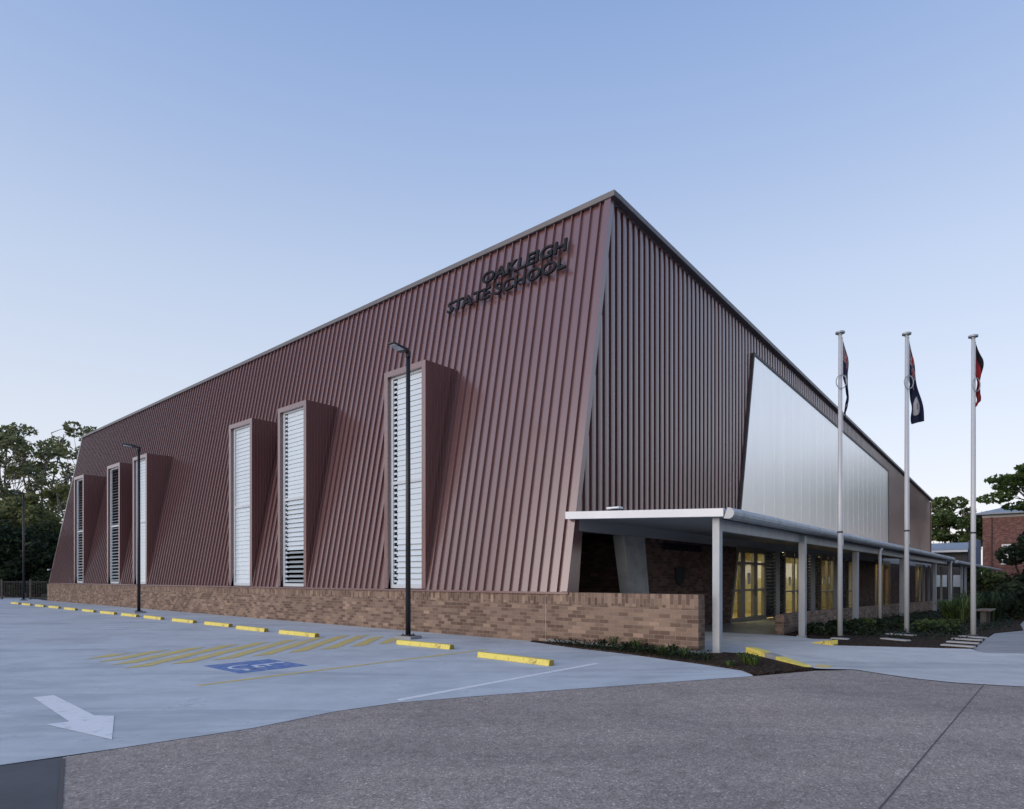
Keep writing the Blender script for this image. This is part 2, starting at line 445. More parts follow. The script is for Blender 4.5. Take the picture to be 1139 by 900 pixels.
bar2(sy, (cx_ - .06, cy_ + .15), (cx_ + .20, cy_ + .12), .08, .0075)
bar2(sy, (cx_ + .19, cy_ + .14), (cx_ + .34, cy_ - .22), .08, .007)
bar2(sy, (cx_ + .33, cy_ - .20), (cx_ + .44, cy_ - .17), .07, .0075)
bar2(sy, (cx_ - .08, cy_ + .36), (cx_ + .17, cy_ + .33), .07, .0075)
site_child(sy.build('accessible_symbol', M['symbol']), lot)
ar = [gp(*q) for q in [(37, 776), (60, 773.5), (105, 796), (127, 796.5), (124.5, 823), (51, 806), (77, 803)]]
a_ = sheet('arrow_marking', ar, .004, M['white_line'], lot)

# ------------------------------------------------------------------ sports hall
XA, XB = -3.11, -44.8          # ends of the long wall
ZB, YT, ZT = 1.15, 1.89, 11.10 # foot of the sloping wall, set-back and height of its top
def wy(z): return YT * (z - ZB) / (ZT - ZB)
GY = 54.0                      # far end of the gable
def roofz(y): return 11.10 - .0525 * (y - YT)
hall = at_site(thing('sports_hall', 'large burgundy metal clad hall with sloping long wall on a brick base', 'building'))
TOPZ = 10.955
WIN = [(-9.77, -7.95), (-15.86, -14.0), (-19.61, -17.75), (-30.0, -28.14), (-33.78, -31.85), (-39.62, -37.80)]
WZ0, WZ1 = 1.17, 7.55
# sloping long wall: pans and standing ribs as one cladding part
cl_ = MB()
def in_win(x):
    for a, b in WIN:
        if a + .02 < x < b - .02: return True
    return False
edges = sorted(set([XB, XA] + [q for w in WIN for q in w]))
nrm = Vector((0, -(ZT - ZB), YT)).normalized() ; nrm = Vector((0, nrm.y, nrm.z))
for a, b in zip(edges, edges[1:]):
    z0 = WZ1 if in_win((a + b) / 2) else ZB + .03
    cl_.quad((a, wy(z0), z0), (b, wy(z0), z0), (b, wy(TOPZ), TOPZ), (a, wy(TOPZ), TOPZ))
SP = .29
x = XA - .30
rh, rw, rt = .066, .042, .024
while x > XB + .1:
    w = [q for q in WIN if q[0] - .03 < x < q[1] + .03]
    z0 = WZ1 + .02 if w else ZB + .03
    if z0 < TOPZ:
        p0, p1 = Vector((x, wy(z0), z0)), Vector((x, wy(TOPZ), TOPZ))
        q = nrm * rh
        prof = [(-rw / 2, 0), (rw / 2, 0), (rt / 2, 1), (-rt / 2, 1)]
        A = [p0 + Vector((u_, 0, 0)) + q * k for u_, k in prof]
        Bq = [p1 + Vector((u_, 0, 0)) + q * k for u_, k in prof]
        cl_.hexa(A, Bq)
    x -= SP
cl_.build('wall_cladding', M['clad'], hall)
# corner flashing of the sloping wall, its return and its foot flashing
tr_ = MB()
e0, e1 = Vector((XA, 0, ZB)), Vector((XA, YT, ZT))
def edge_bar(mb, xa, xb, d0, d1, za, zb):
    a = Vector((0, wy(za), za)); b = Vector((0, wy(zb), zb))
    mb.hexa([a + Vector((xa, 0, 0)) + nrm * d0, a + Vector((xb, 0, 0)) + nrm * d0, a + Vector((xb, 0, 0)) + nrm * d1, a + Vector((xa, 0, 0)) + nrm * d1],
            [b + Vector((xa, 0, 0)) + nrm * d0, b + Vector((xb, 0, 0)) + nrm * d0, b + Vector((xb, 0, 0)) + nrm * d1, b + Vector((xa, 0, 0)) + nrm * d1])
edge_bar(tr_, XA - .17, XA + .012, -.09, .072, ZB + .032, TOPZ - .004)
tr_.build('corner_flashing', M['clad'], hall)
tr_ = MB(); edge_bar(tr_, XB - .012, XB + .12, -.25, .072, ZB + .032, TOPZ - .004); tr_.build('corner_flashing', M['clad'], hall)
ff = MB(); ff.box(XB - .02, XA + .014, -.05, .2, ZB - .02, ZB + .03)
ff.build('foot_flashing', M['clad_side'], hall)
# far end wall, back wall, roof
sh = MB()
sh.add([(XB, 0.02, 0), (XB, 0.02, ZB), (XB, wy(TOPZ), TOPZ), (XB, GY, roofz(GY) - .2), (XB, GY, 0)], [(0, 1, 2, 3, 4)])
sh.quad((XB, GY, gz(GY)), (XA - .2, GY, gz(GY)), (XA - .2, GY, roofz(GY) - .2), (XB, GY, roofz(GY) - .2))
sh.build('end_wall', M['clad_side'], hall)
rf = MB()
rf.hexa([(XB, YT + .1, roofz(YT) - .16), (XA - .05, YT + .1, roofz(YT) - .16), (XA - .05, GY, roofz(GY) - .16), (XB, GY, roofz(GY) - .16)],
        [(XB, YT + .1, roofz(YT) - .06), (XA - .05, YT + .1, roofz(YT) - .06), (XA - .05, GY, roofz(GY) - .06), (XB, GY, roofz(GY) - .06)])
rf.build('roof', M['roof_grey'], hall)
cp = MB()
cp.box(XB - .1, XA + .13, wy(TOPZ) - .10, YT + .25, TOPZ, ZT)
def gable_cap(xa, xb):
    a, b = YT + .25, GY + .08
    cp.hexa([(xa, a, roofz(a) - .14), (xb, a, roofz(a) - .14), (xb, b, roofz(b) - .14), (xa, b, roofz(b) - .14)],
            [(xa, a, roofz(a) + .005), (xb, a, roofz(a) + .005), (xb, b, roofz(b) + .005), (xa, b, roofz(b) + .005)])
gable_cap(XA - .25, XA + .13)
cp.build('roof_capping', M['capping'], hall, bevel=.012)
# brick base with a soldier course
bb = MB()
bb.box(XB - .6, -3.77, 0, .3, -.1, .90); bb.box(XB - .6, -3.77, -.003, .3, .90, 1.125, rot=True)
bb.build('brick_base', M['brick'], hall)
ck = MB(); ck.box(-3.77, -3.757, .004, .28, 0, 1.12)
ck.build('control_joint', M['stone'], hall)
# gable end cladding above the verandah
FX = XA - .12
gc = MB()
GZ0 = 2.95
gc.quad((FX, wy(GZ0), GZ0), (FX, GY, GZ0), (FX, GY, roofz(GY) - .13), (FX, YT, roofz(YT) - .13))
y = .55
while y < GY - .1:
    zt = roofz(y) - .145
    # the raking wall edge cuts off the first ribs
    zt2 = min(zt, ZB + (y - .13) * (ZT - ZB) / YT)
    if zt2 > GZ0 + .05:
        prof = [(0, -.092), (.064, -.086), (.078, -.045), (.083, .01), (.078, .055), (.066, .086), (0, .092)]
        gc.prism([(FX + k, y + q, GZ0) for k, q in prof], (0, 0, zt2 - GZ0))
    y += .29
gc.build('gable_cladding', M['clad_side'], hall)
ge = MB(); ge.box(FX - .1, XA + .03, GY - .02, GY + .06, gz(GY), roofz(GY) - .23)
ge.build('end_flashing', M['clad_side'], hall)
# white sheeted panel
PX = FX + .095
pan = [(11.55, 9.62), (35.45, 8.42), (35.62, 3.05), (10.05, 3.05)]
wp = MB(); wp.prism([(PX, a, b) for a, b in pan], (.05, 0, 0))
wpo = wp.build('white_panel', M['sheet'], hall)
js = MB()
n_ = 22
for k in range(1, n_):
    yy = 10.3 + (35.4 - 10.3) * k / n_
    zt = 9.62 - (yy - 11.55) * .0502 - .03 if yy > 11.55 else 3.05 + (yy - 10.05) / 1.5 * 6.5
    js.box(PX + .05, PX + .0525, yy - .006, yy + .006, 3.06, zt)
js.build('panel_joint', M['sheet'], wpo)
pf = MB()
def bar_yz(a, b, w, d0, d1):
    A, Bq = Vector((0, *a)), Vector((0, *b)); d = (Bq - A).normalized(); n = Vector((0, -d.z, d.y)) * w / 2
    pf.hexa([A - n + Vector((d0, 0, 0)), A + n + Vector((d0, 0, 0)), A + n + Vector((d1, 0, 0)), A - n + Vector((d1, 0, 0))],
            [Bq - n + Vector((d0, 0, 0)), Bq + n + Vector((d0, 0, 0)), Bq + n + Vector((d1, 0, 0)), Bq - n + Vector((d1, 0, 0))])
bar_yz((10.02, 3.05), (11.52, 9.66), .09, PX - .01, PX + .075)
bar_yz((11.50, 9.665), (35.5, 8.46), .10, PX - .01, PX + .078)
bar_yz((35.5, 8.47), (35.66, 3.05), .12, PX - .01, PX + .072)
pf.build('panel_trim', M['dark_frame'], wpo)

# the six projecting louvre windows
def window_box(xa, xb, tilt, gapl):
    mb = MB(); f = .16
    yf = -.012
    # cladding of top, cheeks (down to the point where they meet the sloping wall) and front border
    def cheek(x0, x1, z1=WZ1):
        mb.prism([(x0, yf, WZ0 + .032), (x0, wy(WZ0), WZ0 + .032), (x0, wy(z1) + .02, z1), (x0, yf, z1)], (x1 - x0, 0, 0))
    cheek(xa, xa + f); cheek(xb - f, xb)
    mb.box(xa + f, xb - f, yf, wy(WZ1) + .02, WZ1 - f, WZ1)
    k = .10
    while yf + k < wy(WZ1) - .05:         # fine ribs on the right cheek
        yy = yf + k
        zlo = max(WZ0 + .06, ZB + yy * (ZT - ZB) / YT + .05)
        mb.box(xb, xb + .012, yy, yy + .018, zlo, WZ1 - .03); k += .115
    o = mb.build('window', M['clad'], hall)
    # darker cheek lining goes on its own face
    fr = MB(); a, b = xa + f, xb - f
    zt, zb = WZ1 - f, WZ0 + .034; zm = 4.62 if tilt != 2 else 4.62
    fr.box(a, a + .12, .10, .17, zb, zt); fr.box(b - .05, b, .10, .17, zb, zt)
    fr.box(a + .12, b - .05, .10, .17, zb, zb + .11); fr.box(a + .12, b - .05, .10, .17, zt - .06, zt)
    zm = zb + (zt - zb) * .535 * .93
    fr.box(a + .12, b - .05, .095, .17, zm - .045, zm + .045)
    fr.build('window_frame', M['frame'], o)
    lv = MB(); pitch = .148
    def run(z0, z1, kind):
        n = int((z1 - z0) / pitch); p = (z1 - z0) / n
        for i in range(n):
            zc = z0 + p * (i + .5)
            tl = {'closed': 9, 'ajar': 24, 'open': 62}[kind] + random.uniform(-1.2, 1.2)
            h = p * .56; dy, dz = math.sin(R(tl)) * h, math.cos(R(tl)) * h
            xl, xr = a + .125 + gapl, b - .055
            y_c = .145
            lv.hexa([(xl, y_c - dy, zc - dz), (xr, y_c - dy, zc - dz), (xr, y_c - dy + .007, zc - dz), (xl, y_c - dy + .007, zc - dz)],
                    [(xl, y_c + dy, zc + dz), (xr, y_c + dy, zc + dz), (xr, y_c + dy + .007, zc + dz), (xl, y_c + dy + .007, zc + dz)])
            if gapl: lv.box(a + .122, a + .125 + gapl, y_c - .02, y_c + .01, zc - .03, zc + .03)
    lo, hi = zb + .115, zt - .065
    kinds = tilt
    run(lo, lo + (zm - .05 - lo) * .4, kinds[0]); run(lo + (zm - .05 - lo) * .4, zm - .05, kinds[1]); run(zm + .05, hi, kinds[2])
    lv.build('louvre_blades', M['louvre'], o)
    return o
random.seed(4)
KINDS = [('ajar', 'closed', 'closed'), ('open', 'ajar', 'closed'), ('closed', 'closed', 'closed'), ('closed', 'closed', 'closed'), ('open', 'open', 'open'), ('open', 'open', 'open')]
GAPS = [.13, .13, 0, 0, .0, .0]
for (a, b), k, g in zip(WIN, KINDS, GAPS): window_box(a, b, k, g)

# recess under the gable: lining, brick, glazed doors and windows
DX = -3.1
def gpart(name, m, fn, smooth=False, parent=None, bevel=0):
    mb = MB(); fn(mb); return mb.build(name, m, parent or hall, smooth, bevel)
gpart('bulkhead', M['grey_paint'], lambda b: b.hexa([(DX - .14, .42, 2.60), (DX, .42, 2.60), (DX, GY, 2.40), (DX - .14, GY, 2.40)], [(DX - .14, .42, 2.96), (DX, .42, 2.96), (DX, GY, 2.96), (DX - .14, GY, 2.96)]))
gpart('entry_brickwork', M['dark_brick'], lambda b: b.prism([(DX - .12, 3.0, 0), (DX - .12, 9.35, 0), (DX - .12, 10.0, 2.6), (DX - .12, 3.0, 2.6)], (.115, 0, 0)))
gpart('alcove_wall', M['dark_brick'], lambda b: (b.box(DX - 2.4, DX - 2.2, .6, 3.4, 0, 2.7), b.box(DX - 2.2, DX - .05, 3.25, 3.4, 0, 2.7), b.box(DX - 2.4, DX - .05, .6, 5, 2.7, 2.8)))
gpart('raking_column', M['kerb'], lambda b: b.prism([(DX - .3, 2.98, 0), (DX - .3, 3.88, 0), (DX - .3, 3.46, 2.6), (DX - .3, 2.36, 2.6)], (.32, 0, 0)), bevel=.01)
gpart('edge_lining', M['clad_side'], lambda b: b.prism([(XA - .3, .06, 1.16), (XA - .3, .42, 1.16), (XA - .3, .62, 2.96), (XA - .3, .36, 2.96)], (.29, 0, 0)))
def fl(y): return gz(y) + .006
PANES = []
def upright(mb, y, w=.08, z1=2.45, d=.10): mb.box(DX - d, DX + .02, y, y + w, fl(y) - .02, z1)
# door set
door = MB()
door.prism([(DX - .09, 9.32, 0), (DX - .09, 9.44, 0), (DX - .09, 10.06, 2.45), (DX - .09, 9.94, 2.45)], (.12, 0, 0))
for y_, w_ in ((10.24, .42), (11.52, .36), (12.58, .20)): upright(door, y_, w_)
for z_, h_ in ((.02, .10), (1.03, .08), (1.98, .09), (2.40, .21)): door.box(DX - .085, DX + .015, 9.9 if z_ > 1.5 else 9.5, 12.7, z_, z_ + h_)
door.box(DX - .10, DX + .03, 9.3, 12.78, -.06, .022)
dr = door.build('glass_door', M['bronze'], hall)
def pane(mb, ya, yb, z0, z1): mb.box(DX - .045, DX - .037, ya, yb, z0, z1)
dp = MB(); dp.prism([(DX - .045, 9.44, .12), (DX - .045, 10.24, .12), (DX - .045, 10.24, 2.4), (DX - .045, 10.04, 2.4)], (.008, 0, 0))
pane(dp, 10.66, 11.52, .12, 2.4); pane(dp, 11.88, 12.58, .12, 2.4)
dp.build('pane', M['glass'], dr)
dn = MB(); dn.box(DX - .03, DX - .025, 10.98, 11.30, 1.28, 1.68); dn.build('notice', M['paper'], dr)
dh = MB(); dh.tube([(DX + .05, 11.62, .85), (DX + .05, 11.62, 1.25)], .015, 8); dh.build('handle', M['black_metal'], dr)
# louvre bays, columns and windows further along
def louvre_bay(ya, yb):
    b = MB(); z = fl((ya + yb) / 2) + .05
    b.box(DX - .10, DX - .09, ya, yb, z, 2.61)
    while z < 2.48:
        b.hexa([(DX - .07, ya, z), (DX - .06, ya, z), (DX - .06, yb, z), (DX - .07, yb, z)], [(DX - .01, ya, z + .10), (DX, ya, z + .10), (DX, yb, z + .10), (DX - .01, yb, z + .10)]); z += .13
    b.build('louvre_bay', M['dark_louvre'], hall)
for a, b in ((12.80, 13.95), (14.42, 15.0), (17.2, 18.6), (19.3, 20.1), (24.4, 25.2)): louvre_bay(a, b)
def window_set(cuts, mid=True):
    ya, yb = cuts[0], cuts[-1]
    zf = fl((ya + yb) / 2); fm = MB()
    for y_ in cuts: fm.box(DX - .09, DX + .01, y_ - .06, y_ + .06, zf, 2.42)
    for a, b in zip(cuts, cuts[1:]):
        for z_, h_ in ((zf + .01, .09), (2.34, .27)) + (((zf + 1.03, .07),) if mid else ()): fm.box(DX - .085, DX + .005, a + .06, b - .06, z_, z_ + h_)
    o = fm.build('window', M['timber'] if not mid else M['bronze'], hall)
    g = MB()
    for a, b in zip(cuts, cuts[1:]): pane(g, a + .06, b - .06, zf + .1, 2.34)
    g.build('pane', M['glass'], o)
    return o
w1 = window_set([15.05, 16.25, 16.9])
w2_ = window_set([20.2, 21.35, 22.35])
w3 = window_set([25.3, 26.5])
w4 = window_set([31.6, 33.2, 34.6, 36.3], False)
w5 = window_set([46.0, 47.6, 49.4], False)
for y_, w_ in ((15.55, w1), (20.6, w2_), (21.7, w2_)):
    nn = MB(); nn.box(DX - .03, DX - .025, y_, y_ + .3, 1.2, 1.55); nn.build('notice', M['paper'], w_)
def solid(ya, yb, m, nm): gpart(nm, m, lambda b: b.hexa([(DX - .12, ya, gz(ya) - .05), (DX - .005, ya, gz(ya) - .05), (DX - .005, yb, gz(yb) - .05), (DX - .12, yb, gz(yb) - .05)], [(DX - .12, ya, 2.61), (DX - .005, ya, 2.61), (DX - .005, yb, 2.61), (DX - .12, yb, 2.61)]))
for ya, yb in ((13.96, 14.41),): solid(ya, yb, M['grey_paint'], 'wall_pier')
for ya, yb in ((18.62, 19.28), (22.42, 23.4)): solid(ya, yb, M['grey_paint'], 'wall_pier')
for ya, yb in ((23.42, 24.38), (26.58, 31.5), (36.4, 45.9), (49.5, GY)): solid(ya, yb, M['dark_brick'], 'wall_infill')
# lit rooms behind the glass
rm = MB()
RX = -8.6
rm.box(RX - .1, RX, 8.6, GY, -.7, 1.0, 1); rm.box(RX - .1, RX, 8.6, GY, 1.0, 2.75, 0)
rm.box(RX, DX - .13, 8.5, 8.6, -.7, 2.75, 0); rm.box(RX, DX - .13, GY - .1, GY, -.7, 2.75, 0)
rm.quad((RX, 8.6, 0.002), (DX - .13, 8.6, 0.002), (DX - .13, GY - .1, -.58), (RX, GY - .1, -.58), 2)
rm.box(RX, DX - .13, 8.6, GY - .1, 2.66, 2.75, 0)
for yy in (14.0, 19.0, 24, 30, 38): rm.box(RX, DX - 2.2, yy, yy + .1, -.7, 2.66, 0)
room = rm.build('lit_room', [M['cream'], M['mustard'], M['vinyl']], hall)
for yy in (9.6, 11.3, 13.2, 15.6, 17.8, 20.5, 22.0, 26.0, 32.5, 34.8, 46.6, 48.6):
    lm = MB(); lm.box(-4.7, -3.5, yy, yy + .8, 2.63, 2.655); lm.build('ceiling_lamp', M['lamp_on'], room)
for ya, yb in ((31.7, 32.3), (33.6, 34.4), (35.7, 36.2), (46.0, 46.5), (48.3, 49.2), (25.9, 26.4)):
    k = ya; cu = MB()
    while k < yb:
        cu.box(DX - .30 - .03 * math.sin(k * 40), DX - .27 - .03 * math.sin(k * 40), k, k + .06, gz(k) + .1, 2.4); k += .06
    cu.build('curtain', M['curtain'], room)

# dark lettering and a crest on the brickwork by the entry
def text_mesh(name, body, width, height, depth, material, parent, loc, rot, bold=.0):
    cu = bpy.data.curves.new(name, 'FONT'); cu.body = body; cu.size = 1; cu.extrude = .5; cu.offset = bold
    cu.align_x = 'LEFT'; cu.resolution_u = 4
    tmp = bpy.data.objects.new(name, cu); C.objects.link(tmp)
    dg = bpy.context.evaluated_depsgraph_get(); dg.update()
    me = bpy.data.meshes.new_from_object(tmp.evaluated_get(dg))
    bpy.data.objects.remove(tmp)
    xs = [v.co.x for v in me.vertices]; ys = [v.co.y for v in me.vertices]
    sx = width / (max(xs) - min(xs)); sy = height / (max(ys) - min(ys)); mx_, my_ = min(xs), min(ys)
    for v in me.vertices: v.co = Vector(((v.co.x - mx_) * sx, (v.co.y - my_) * sy, v.co.z * depth))
    me.materials.clear(); me.materials.append(material)
    o = bpy.data.objects.new(name, me); C.objects.link(o); o.parent = parent; o.location = loc; o.rotation_euler = rot
    return o
sg = at_site(thing('wall_sign', 'dark raised letters reading OAKLEIGH STATE SCHOOL high on the sloping burgundy wall', 'sign'))
sl = math.atan2(YT, ZT - ZB)
def on_wall(z, off): return wy(z) - off * math.cos(sl), z + off * math.sin(sl)
for body, xa, xb, zb, hh in (('OAKLEIGH', -7.26, -4.27, 9.90, .36), ('STATE SCHOOL', -8.60, -4.21, 9.40, .36)):
    yy, zz = on_wall(zb, .15)
    text_mesh('lettering', body, xb - xa, hh, .05, M['letters'], sg, (xa, yy, zz), (PI / 2 - sl, 0, 0), .018)
for k in range(9):
    pins = MB()
    xx = -8.4 + k * .5
    y_, z_ = on_wall(9.58, 0); pins.tube([(xx, y_, z_), (xx, y_ - .12, z_ + .02)], .012, 6)
    pins.build('fixing_pin', M['black_metal'], sg)
s2 = at_site(thing('entry_sign', 'small dark lettering and dark crest on the shaded brick beside the entry doors', 'sign'))
text_mesh('lettering', 'OAKLEIGH STATE SCHOOL', 2.6, .2, .03, M['letters'], s2, (DX + .022, 4.45, 2.30), (PI / 2, 0, PI / 2), .012)
cr = MB()
cr.prism([(DX + .002, 5.55, 1.85), (DX + .002, 5.25, 1.80), (DX + .002, 5.25, 1.50), (DX + .002, 5.38, 1.34), (DX + .002, 5.55, 1.26), (DX + .002, 5.72, 1.34), (DX + .002, 5.85, 1.50), (DX + .002, 5.85, 1.80)], (.03, 0, 0))
cr.build('crest', M['letters'], s2)

# ------------------------------------------------------------------ low brick walls
ew = at_site(thing('brick_wall', 'waist high tan brick wall closing the near end of the verandah', 'wall'))
eb = MB(); eb.box(-3.755, 0, 0, .3, .08, .90)
eb.build('brickwork', M['brick'], ew)
es = MB(); es.box(-3.755, .0, -.003, .303, .90, 1.172, rot=True); es.build('coping', M['brick'], ew)
ef = MB(); ef.box(-3.755, .02, -.02, .32, -.1, .08); ef.build('footing', M['kerb'], ew)
vw = at_site(thing('brick_wall', 'knee high brick wall along the garden side of the verandah', 'wall'))
vb = MB()
for ya, yb in ((5.72, 8.0), (8.0, 34.0)):
    vb.hexa([(-.42, ya, gz(ya) - .1), (-.2, ya, gz(ya) - .1), (-.2, yb, gz(yb) - .1), (-.42, yb, gz(yb) - .1)], [(-.42, ya, .52 + gz(ya)), (-.2, ya, .52 + gz(ya)), (-.2, yb, .52 + gz(yb)), (-.42, yb, .52 + gz(yb))])
vb.build('brickwork', M['brick'], vw)

# ------------------------------------------------------------------ verandah
ver = at_site(thing('verandah', 'low pale steel verandah with rounded gutter along the gable end', 'verandah'))
VE = 34.0
def vz(y): return -.0035 * y
rfm = MB()
def slope_slab(mb, xa, za, xb, zb_, ya, yb, th):
    mb.hexa([(xa, ya, za + vz(ya) - th), (xb, ya, zb_ + vz(ya) - th), (xb, yb, zb_ + vz(yb) - th), (xa, yb, za + vz(yb) - th)],
            [(xa, ya, za + vz(ya)), (xb, ya, zb_ + vz(ya)), (xb, yb, zb_ + vz(yb)), (xa, yb, za + vz(yb))])
slope_slab(rfm, XA + .05, 2.985, .52, 2.80, .16, VE, .05)
rfm.build('roof', M['roof_grey'], ver)
sof = MB(); slope_slab(sof, XA + .05, 2.88, .40, 2.70, .23, VE, .02); sof.build('soffit', M['grey_paint'], ver)
fa = MB()
fa.hexa([(XA - .16, .10, 2.855), (.46, .10, 2.68), (.46, .22, 2.68), (XA - .16, .22, 2.855)], [(XA - .16, .10, 3.025), (.46, .10, 2.84), (.46, .22, 2.84), (XA - .16, .22, 3.025)])
fa.build('fascia', M['white_metal'], ver, bevel=.006)
def gutter(ya, yb, x, zt, r, step):
    g = MB(); n = 9
    prof = [(x - r * .2, zt)] + [(x + r * math.sin(R(a)), zt - r + r * math.cos(R(a))) for a in (20, 50, 80, 110, 140, 170, 200)] + [(x - r * .9, zt - 2 * r * .93)]
    pts = [(px_, ya, pz_ + vz(ya)) for px_, pz_ in prof]
    g.prism(pts, (0, yb - ya, vz(yb) - vz(ya)))
    k = ya + step * .5
    while k < yb:                         # straps
        p2 = [(x + (px_ - x) * 1.07, k, zt - r + (pz_ - zt + r) * 1.07 + vz(k)) for px_, pz_ in prof]
        g.prism(p2, (0, .04, 0)); k += step
    return g
gt = gutter(.08, VE, .57, 2.845, .108, 1.05).build('gutter', M['galv'], ver)
bmv = MB(); bmv.hexa([(.14, .50, 2.44), (.26, .50, 2.44), (.26, VE, 2.44 + vz(VE)), (.14, VE, 2.44 + vz(VE))], [(.14, .50, 2.66), (.26, .50, 2.66), (.26, VE, 2.66 + vz(VE)), (.14, VE, 2.66 + vz(VE))])
bmv.build('edge_beam', M['galv'], ver)
post0 = None
for px_, y_, w in ((.20, .44, .15), (.3, 5.62, .16), (.1, 12.2, .17), (.1, 20.6, .17), (.1, 30.3, .17)):
    b = MB(); b.box(-w / 2, w / 2, -w / 2, w / 2, -.05, (2.72 if y_ < 1 else 2.62) + vz(y_) - gz(y_)); b.box(-w / 2 - .04, w / 2 + .04, -w / 2 - .04, w / 2 + .04, -.03, .012)
    o = b.build('post', M['galv'], ver, bevel=.008); o.location = (px_, y_, gz(y_))
for y_ in (13.95, 33.6):
    b = MB(); b.tube([(.50, y_, gz(y_)), (.50, y_, 2.5 + vz(y_)), (.56, y_, 2.62 + vz(y_))], .05, 10)
    b.build('downpipe', M['white_metal'], ver, True)
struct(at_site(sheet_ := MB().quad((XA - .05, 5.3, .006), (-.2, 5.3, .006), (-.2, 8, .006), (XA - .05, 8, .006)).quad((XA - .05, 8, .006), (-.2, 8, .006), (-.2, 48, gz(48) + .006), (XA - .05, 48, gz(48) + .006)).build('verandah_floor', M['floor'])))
fl_ = at_site(thing('floodlight', 'small white floodlight lying on the verandah roof edge', 'light'))
q = MB(); q.box(-2.18, -1.86, .12, .30, 3.005, 3.05); q.build('lamp_body', M['white_metal'], fl_, bevel=.01)
q = MB(); q.box(-2.12, -1.92, .23, .29, 2.90, 3.005); q.build('bracket', M['black_metal'], fl_)
q = MB(); q.box(-2.16, -1.88, .112, .119, 3.013, 3.042); q.build('lens', M['louvre'], fl_)

# covered walkway beyond the verandah
wk = at_site(thing('covered_walkway', 'low covered walkway running on from the verandah into the grounds', 'walkway'))
W0, W1 = 34.3, 74.0
b = MB(); slope_slab(b, XA + 1.0, 2.80, .62, 2.66, W0, W1, .06); b.build('roof', M['roof_grey'], wk)
gutter(W0, W1, .66, 2.70, .10, 1.6).build('gutter', M['galv'], wk)
for y_ in (35.0, 41.2, 43.5, 50, 57, 64, 71):
    for px_ in (.3, -1.9):
        b = MB(); b.box(-.07, .07, -.07, .07, 0, 2.56 + vz(y_) - gz(y_)); o = b.build('post', M['galv'], wk); o.location = (px_, y_, gz(y_))

# ------------------------------------------------------------------ kerb wings with yellow paint
def wing(name, label, pts, hs, w, cols):
    o = at_site(thing(name, label, 'kerb'))
    for i in range(len(pts) - 1):
        a, b = Vector((*pts[i], 0)), Vector((*pts[i + 1], 0)); d = (b - a).normalized(); n = Vector((-d.y, d.x, 0)) * w
        mb = MB(); h0, h1 = Vector((0, 0, hs[i])), Vector((0, 0, hs[i + 1]))
        mb.hexa([a - Vector((0, 0, .1)), a + n - Vector((0, 0, .1)), a + n + h0, a + h0], [b - Vector((0, 0, .1)), b + n - Vector((0, 0, .1)), b + n + h1, b + h1])
        mb.build('painted_length' if cols[i] == 'yellow' else 'bare_length', M[cols[i]], o)
    return o
wing('kerb_wing', 'sloping kerb wing painted yellow beside the mulch tip by the corner post', [(.62, .82), (.86, .60), (1.16, .33), (1.45, .06), (2.05, -.50)], [.13, .125, .10, .08, .03], .17, ['yellow', 'yellow', 'kerb', 'yellow'])
wing('kerb_wing', 'short yellow kerb wing at the flagpole garden bed edge', [(1.50, 3.56), (1.30, 3.66), (1.02, 3.80)], [.12, .08, .012], -.2, ['yellow', 'yellow'])
yp = MB(); yp.box(2.18, 2.42, -.34, .02, .006, .0085)
struct(at_site(yp.build('yellow_path_paint', M['yellow_line'])))

# ------------------------------------------------------------------ garden beds
def mound(name, pts, h):
    o = sheet(name, pts, -.05, M['mulch'], thick=.05 + h)
    return struct(o)
mound('garden_bed', L((-4.08, -.03), (-4.08, -.17), (-2.5, -.59), (-1.06, -.81), (.62, -1.25), (1.44, -1.54), lp(840, 751.3), lp(872, 747.6), lp(905, 744.2), (2.12, -.60), (.62, .76), (.25, .40), (.03, .1), (.02, -.03)), .025)
mound('flagpole_bed', L((.75, 4.9), (1.12, 5.12), (1.52, 3.62), (3.95, 4.75), (3.95, 10.3), (4.5, 12.5), (4.25, 17), (4.1, 44), (-.19, 44), (-.19, 5.72), (.35, 5.75)), .02)

# ------------------------------------------------------------------ wheel stops
def wheel_stop():
    o = thing('wheel_stop', 'yellow', 'wheel stop')
    b = MB(); b.prism([(-.825, -.075, 0), (-.825, .075, 0), (-.825, .055, .10), (-.825, -.055, .10)], (1.65, 0, 0))
    b.build('rail', M['yellow'], o, bevel=.008)
    for s in (-1, 1):
        e = MB(); e.prism([(s * .826, -.070, .006), (s * .826, .070, .006), (s * .826, .050, .094), (s * .826, -.050, .094)], (s * .008, 0, 0)); e.build('end_cap', M['joint_y'], o)
    return o
M['joint_y'] = mat('scuffed_end', (.33, .24, .05), .8)
ws = wheel_stop()
stop_spec = [(-2.13, -3.05, 1.78, 'nearest yellow wheel stop, beside the white bay line'),
             (-5.18, -2.5, 1.68, 'yellow wheel stop in front of the nearest lamp post'),
             (-9.75, -2.82, 1.7, 'yellow wheel stop next to the far side of the yellow hatching'),
             (-12.2, -2.84, 1.65, 'second yellow wheel stop beyond the yellow hatching, going away from the road')]
xs_ = [-14.7, -17.2, -19.85, -22.3, -24.8, -27.35, -29.9, -32.6, -35.2, -37.8, -40.4]
for i, (x, y, l, lab) in enumerate(stop_spec):
    o = ws if i == 0 else dup(ws, lw(x, y))
    o.location = lw(x, y); o.rotation_euler = (0, 0, ROT + R((-3, 2, 1, 0)[i])); o.scale = (l / 1.65, 1, 1); o['label'] = lab; o['group'] = 'wheel stops along the hall'
